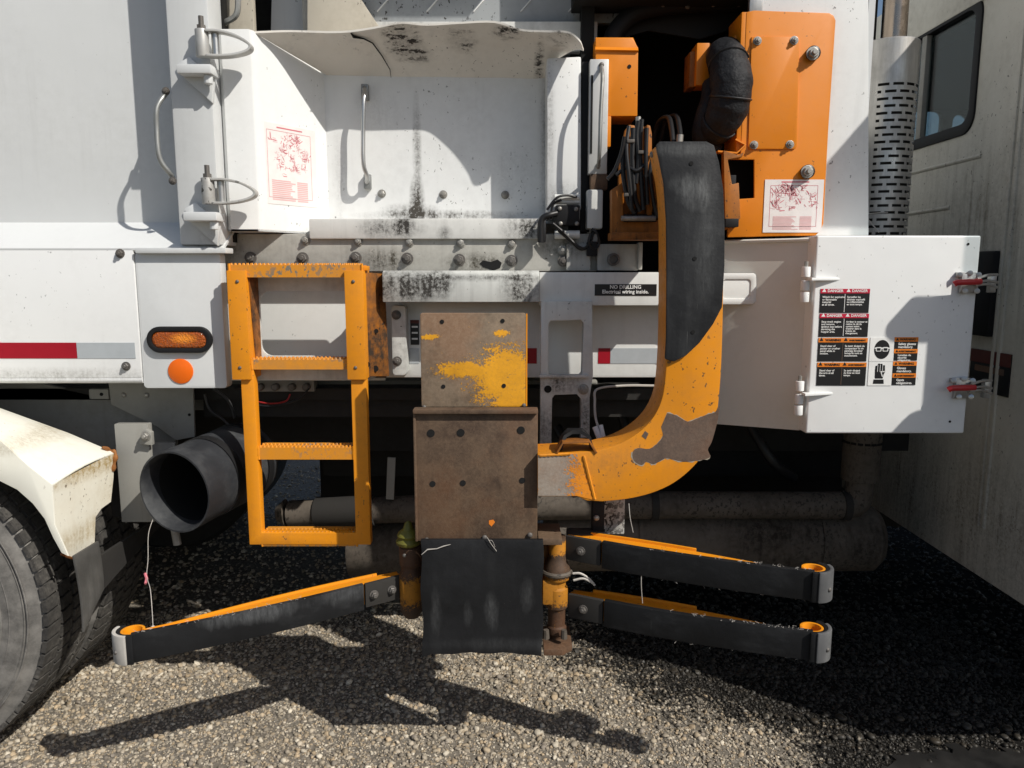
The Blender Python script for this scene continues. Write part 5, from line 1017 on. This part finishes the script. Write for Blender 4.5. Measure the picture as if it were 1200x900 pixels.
def stones(n, xr_, yr_, dmin, dmax, sub, name, seed, ycurve=1., zl=0.):
    g = np.random.default_rng(seed); v, f = ico(sub); nv = len(v)
    x = g.uniform(*xr_, n); y = yr_[0]+(yr_[1]-yr_[0])*g.random(n)**ycurve
    keep = ~in_poly(x, y, pd_) | (g.random(n) < .04); x, y = x[keep], y[keep]; n = len(x)
    r = (dmin+(dmax-dmin)*g.random(n)**2.9)/2
    sc = g.uniform(.7, 1.25, (n, 3)); sc[:, 2] *= .78
    q = g.normal(size=(n, 4)); q /= np.linalg.norm(q, axis=1)[:, None]; a, b_, c, d = q.T
    Rm = np.stack([np.stack([1-2*(c*c+d*d), 2*(b_*c-a*d), 2*(b_*d+a*c)], -1), np.stack([2*(b_*c+a*d), 1-2*(b_*b_+d*d), 2*(c*d-a*b_)], -1), np.stack([2*(b_*d-a*c), 2*(c*d+a*b_), 1-2*(b_*b_+c*c)], -1)], 1)
    loc = v[None]*sc[:, None, :]*(1+g.normal(0, .13, (n, nv, 1)))
    w = np.einsum('nij,nkj->nki', Rm, loc)*r[:, None, None]
    w[:, :, 2] *= .8
    w[:, :, 0] += x[:, None]; w[:, :, 1] += y[:, None]; w[:, :, 2] += (zl+r*g.uniform(-.2, .55, n))[:, None]
    F_ = (f[None]+(np.arange(n)*nv)[:, None, None]).reshape(-1, 3); nf = len(F_)
    me = bpy.data.meshes.new(name); me.vertices.add(n*nv); me.vertices.foreach_set('co', w.astype(np.float32).ravel())
    me.loops.add(nf*3); me.loops.foreach_set('vertex_index', F_.astype(np.int32).ravel()); me.polygons.add(nf)
    me.polygons.foreach_set('loop_start', np.arange(0, nf*3, 3, dtype=np.int32)); me.polygons.foreach_set('use_smooth', np.full(nf, sub > 1))
    me.update(calc_edges=True)
    tone = PAL[g.integers(0, len(PAL), n)]*g.uniform(.6, 1.12, (n, 1)); col = np.ones((n, nv, 4), np.float32); col[:, :, :3] = tone[:, None, :]
    at = me.attributes.new('tone', 'FLOAT_COLOR', 'POINT'); at.data.foreach_set('color', col.ravel()); me.materials.append(M['stone'])
    o = bpy.data.objects.new(name, me); COL.objects.link(o); o['kind'] = 'stuff'; o['category'] = 'gravel'; return o
o = stones(11000, (-1.75, 1.75), (1.98, 2.72), .007, .023, 2, 'gravel', 1); o['label'] = 'loose pale gravel stones in the sunlight below the gripper'
o = stones(56000, (-1.9, 1.95), (1.95, 3.2), .005, .014, 1, 'gravel', 2); o['label'] = 'fine gravel chips filling between the larger stones'
o = stones(24000, (-2.2, 2.7), (2.65, 5.8), .010, .028, 1, 'gravel', 3, 1.7); o['label'] = 'shaded gravel stones underneath the truck'
# a few larger pebbles by the puddle, single things
gp = random.Random(5); vm, fm = ico(2)
for i in range(26):
    me = bpy.data.meshes.new('pebble'); g = np.random.default_rng(100+i); w = vm*(1+g.normal(0, .06, (len(vm), 1)))*np.array([1.15, .9, .62])
    me.from_pydata(w.tolist(), [], fm.tolist()); me.polygons.foreach_set('use_smooth', [True]*len(me.polygons))
    ti = int(g.integers(0, len(PAL))); t = PAL[ti]*1.05; at = me.attributes.new('tone', 'FLOAT_COLOR', 'POINT'); at.data.foreach_set('color', np.tile(np.array([*t, 1], np.float32), len(vm))); me.materials.append(M['stone'])
    px, py = gp.uniform(930, 1195), gp.uniform(838, 868)+ (12 if i % 5 == 0 else 0); Yg = H/math.tan(TH+math.atan((py-450)/F)); r = gp.uniform(.010, .018)
    p = put('pebble', me, (Xp(px, py, Yg), Yg, r*.62), rot=(0, 0, gp.uniform(0, 6)), scale=(r, r, r)); p['label'] = ('warm grey', 'grey-brown', 'light grey', 'dark grey', 'tan', 'near-white', 'charcoal', 'ochre')[ti]+' rounded pebble lying loose beside the dark oily puddle'; p['category'] = 'pebble'; p['group'] = 'pebbles beside the puddle'
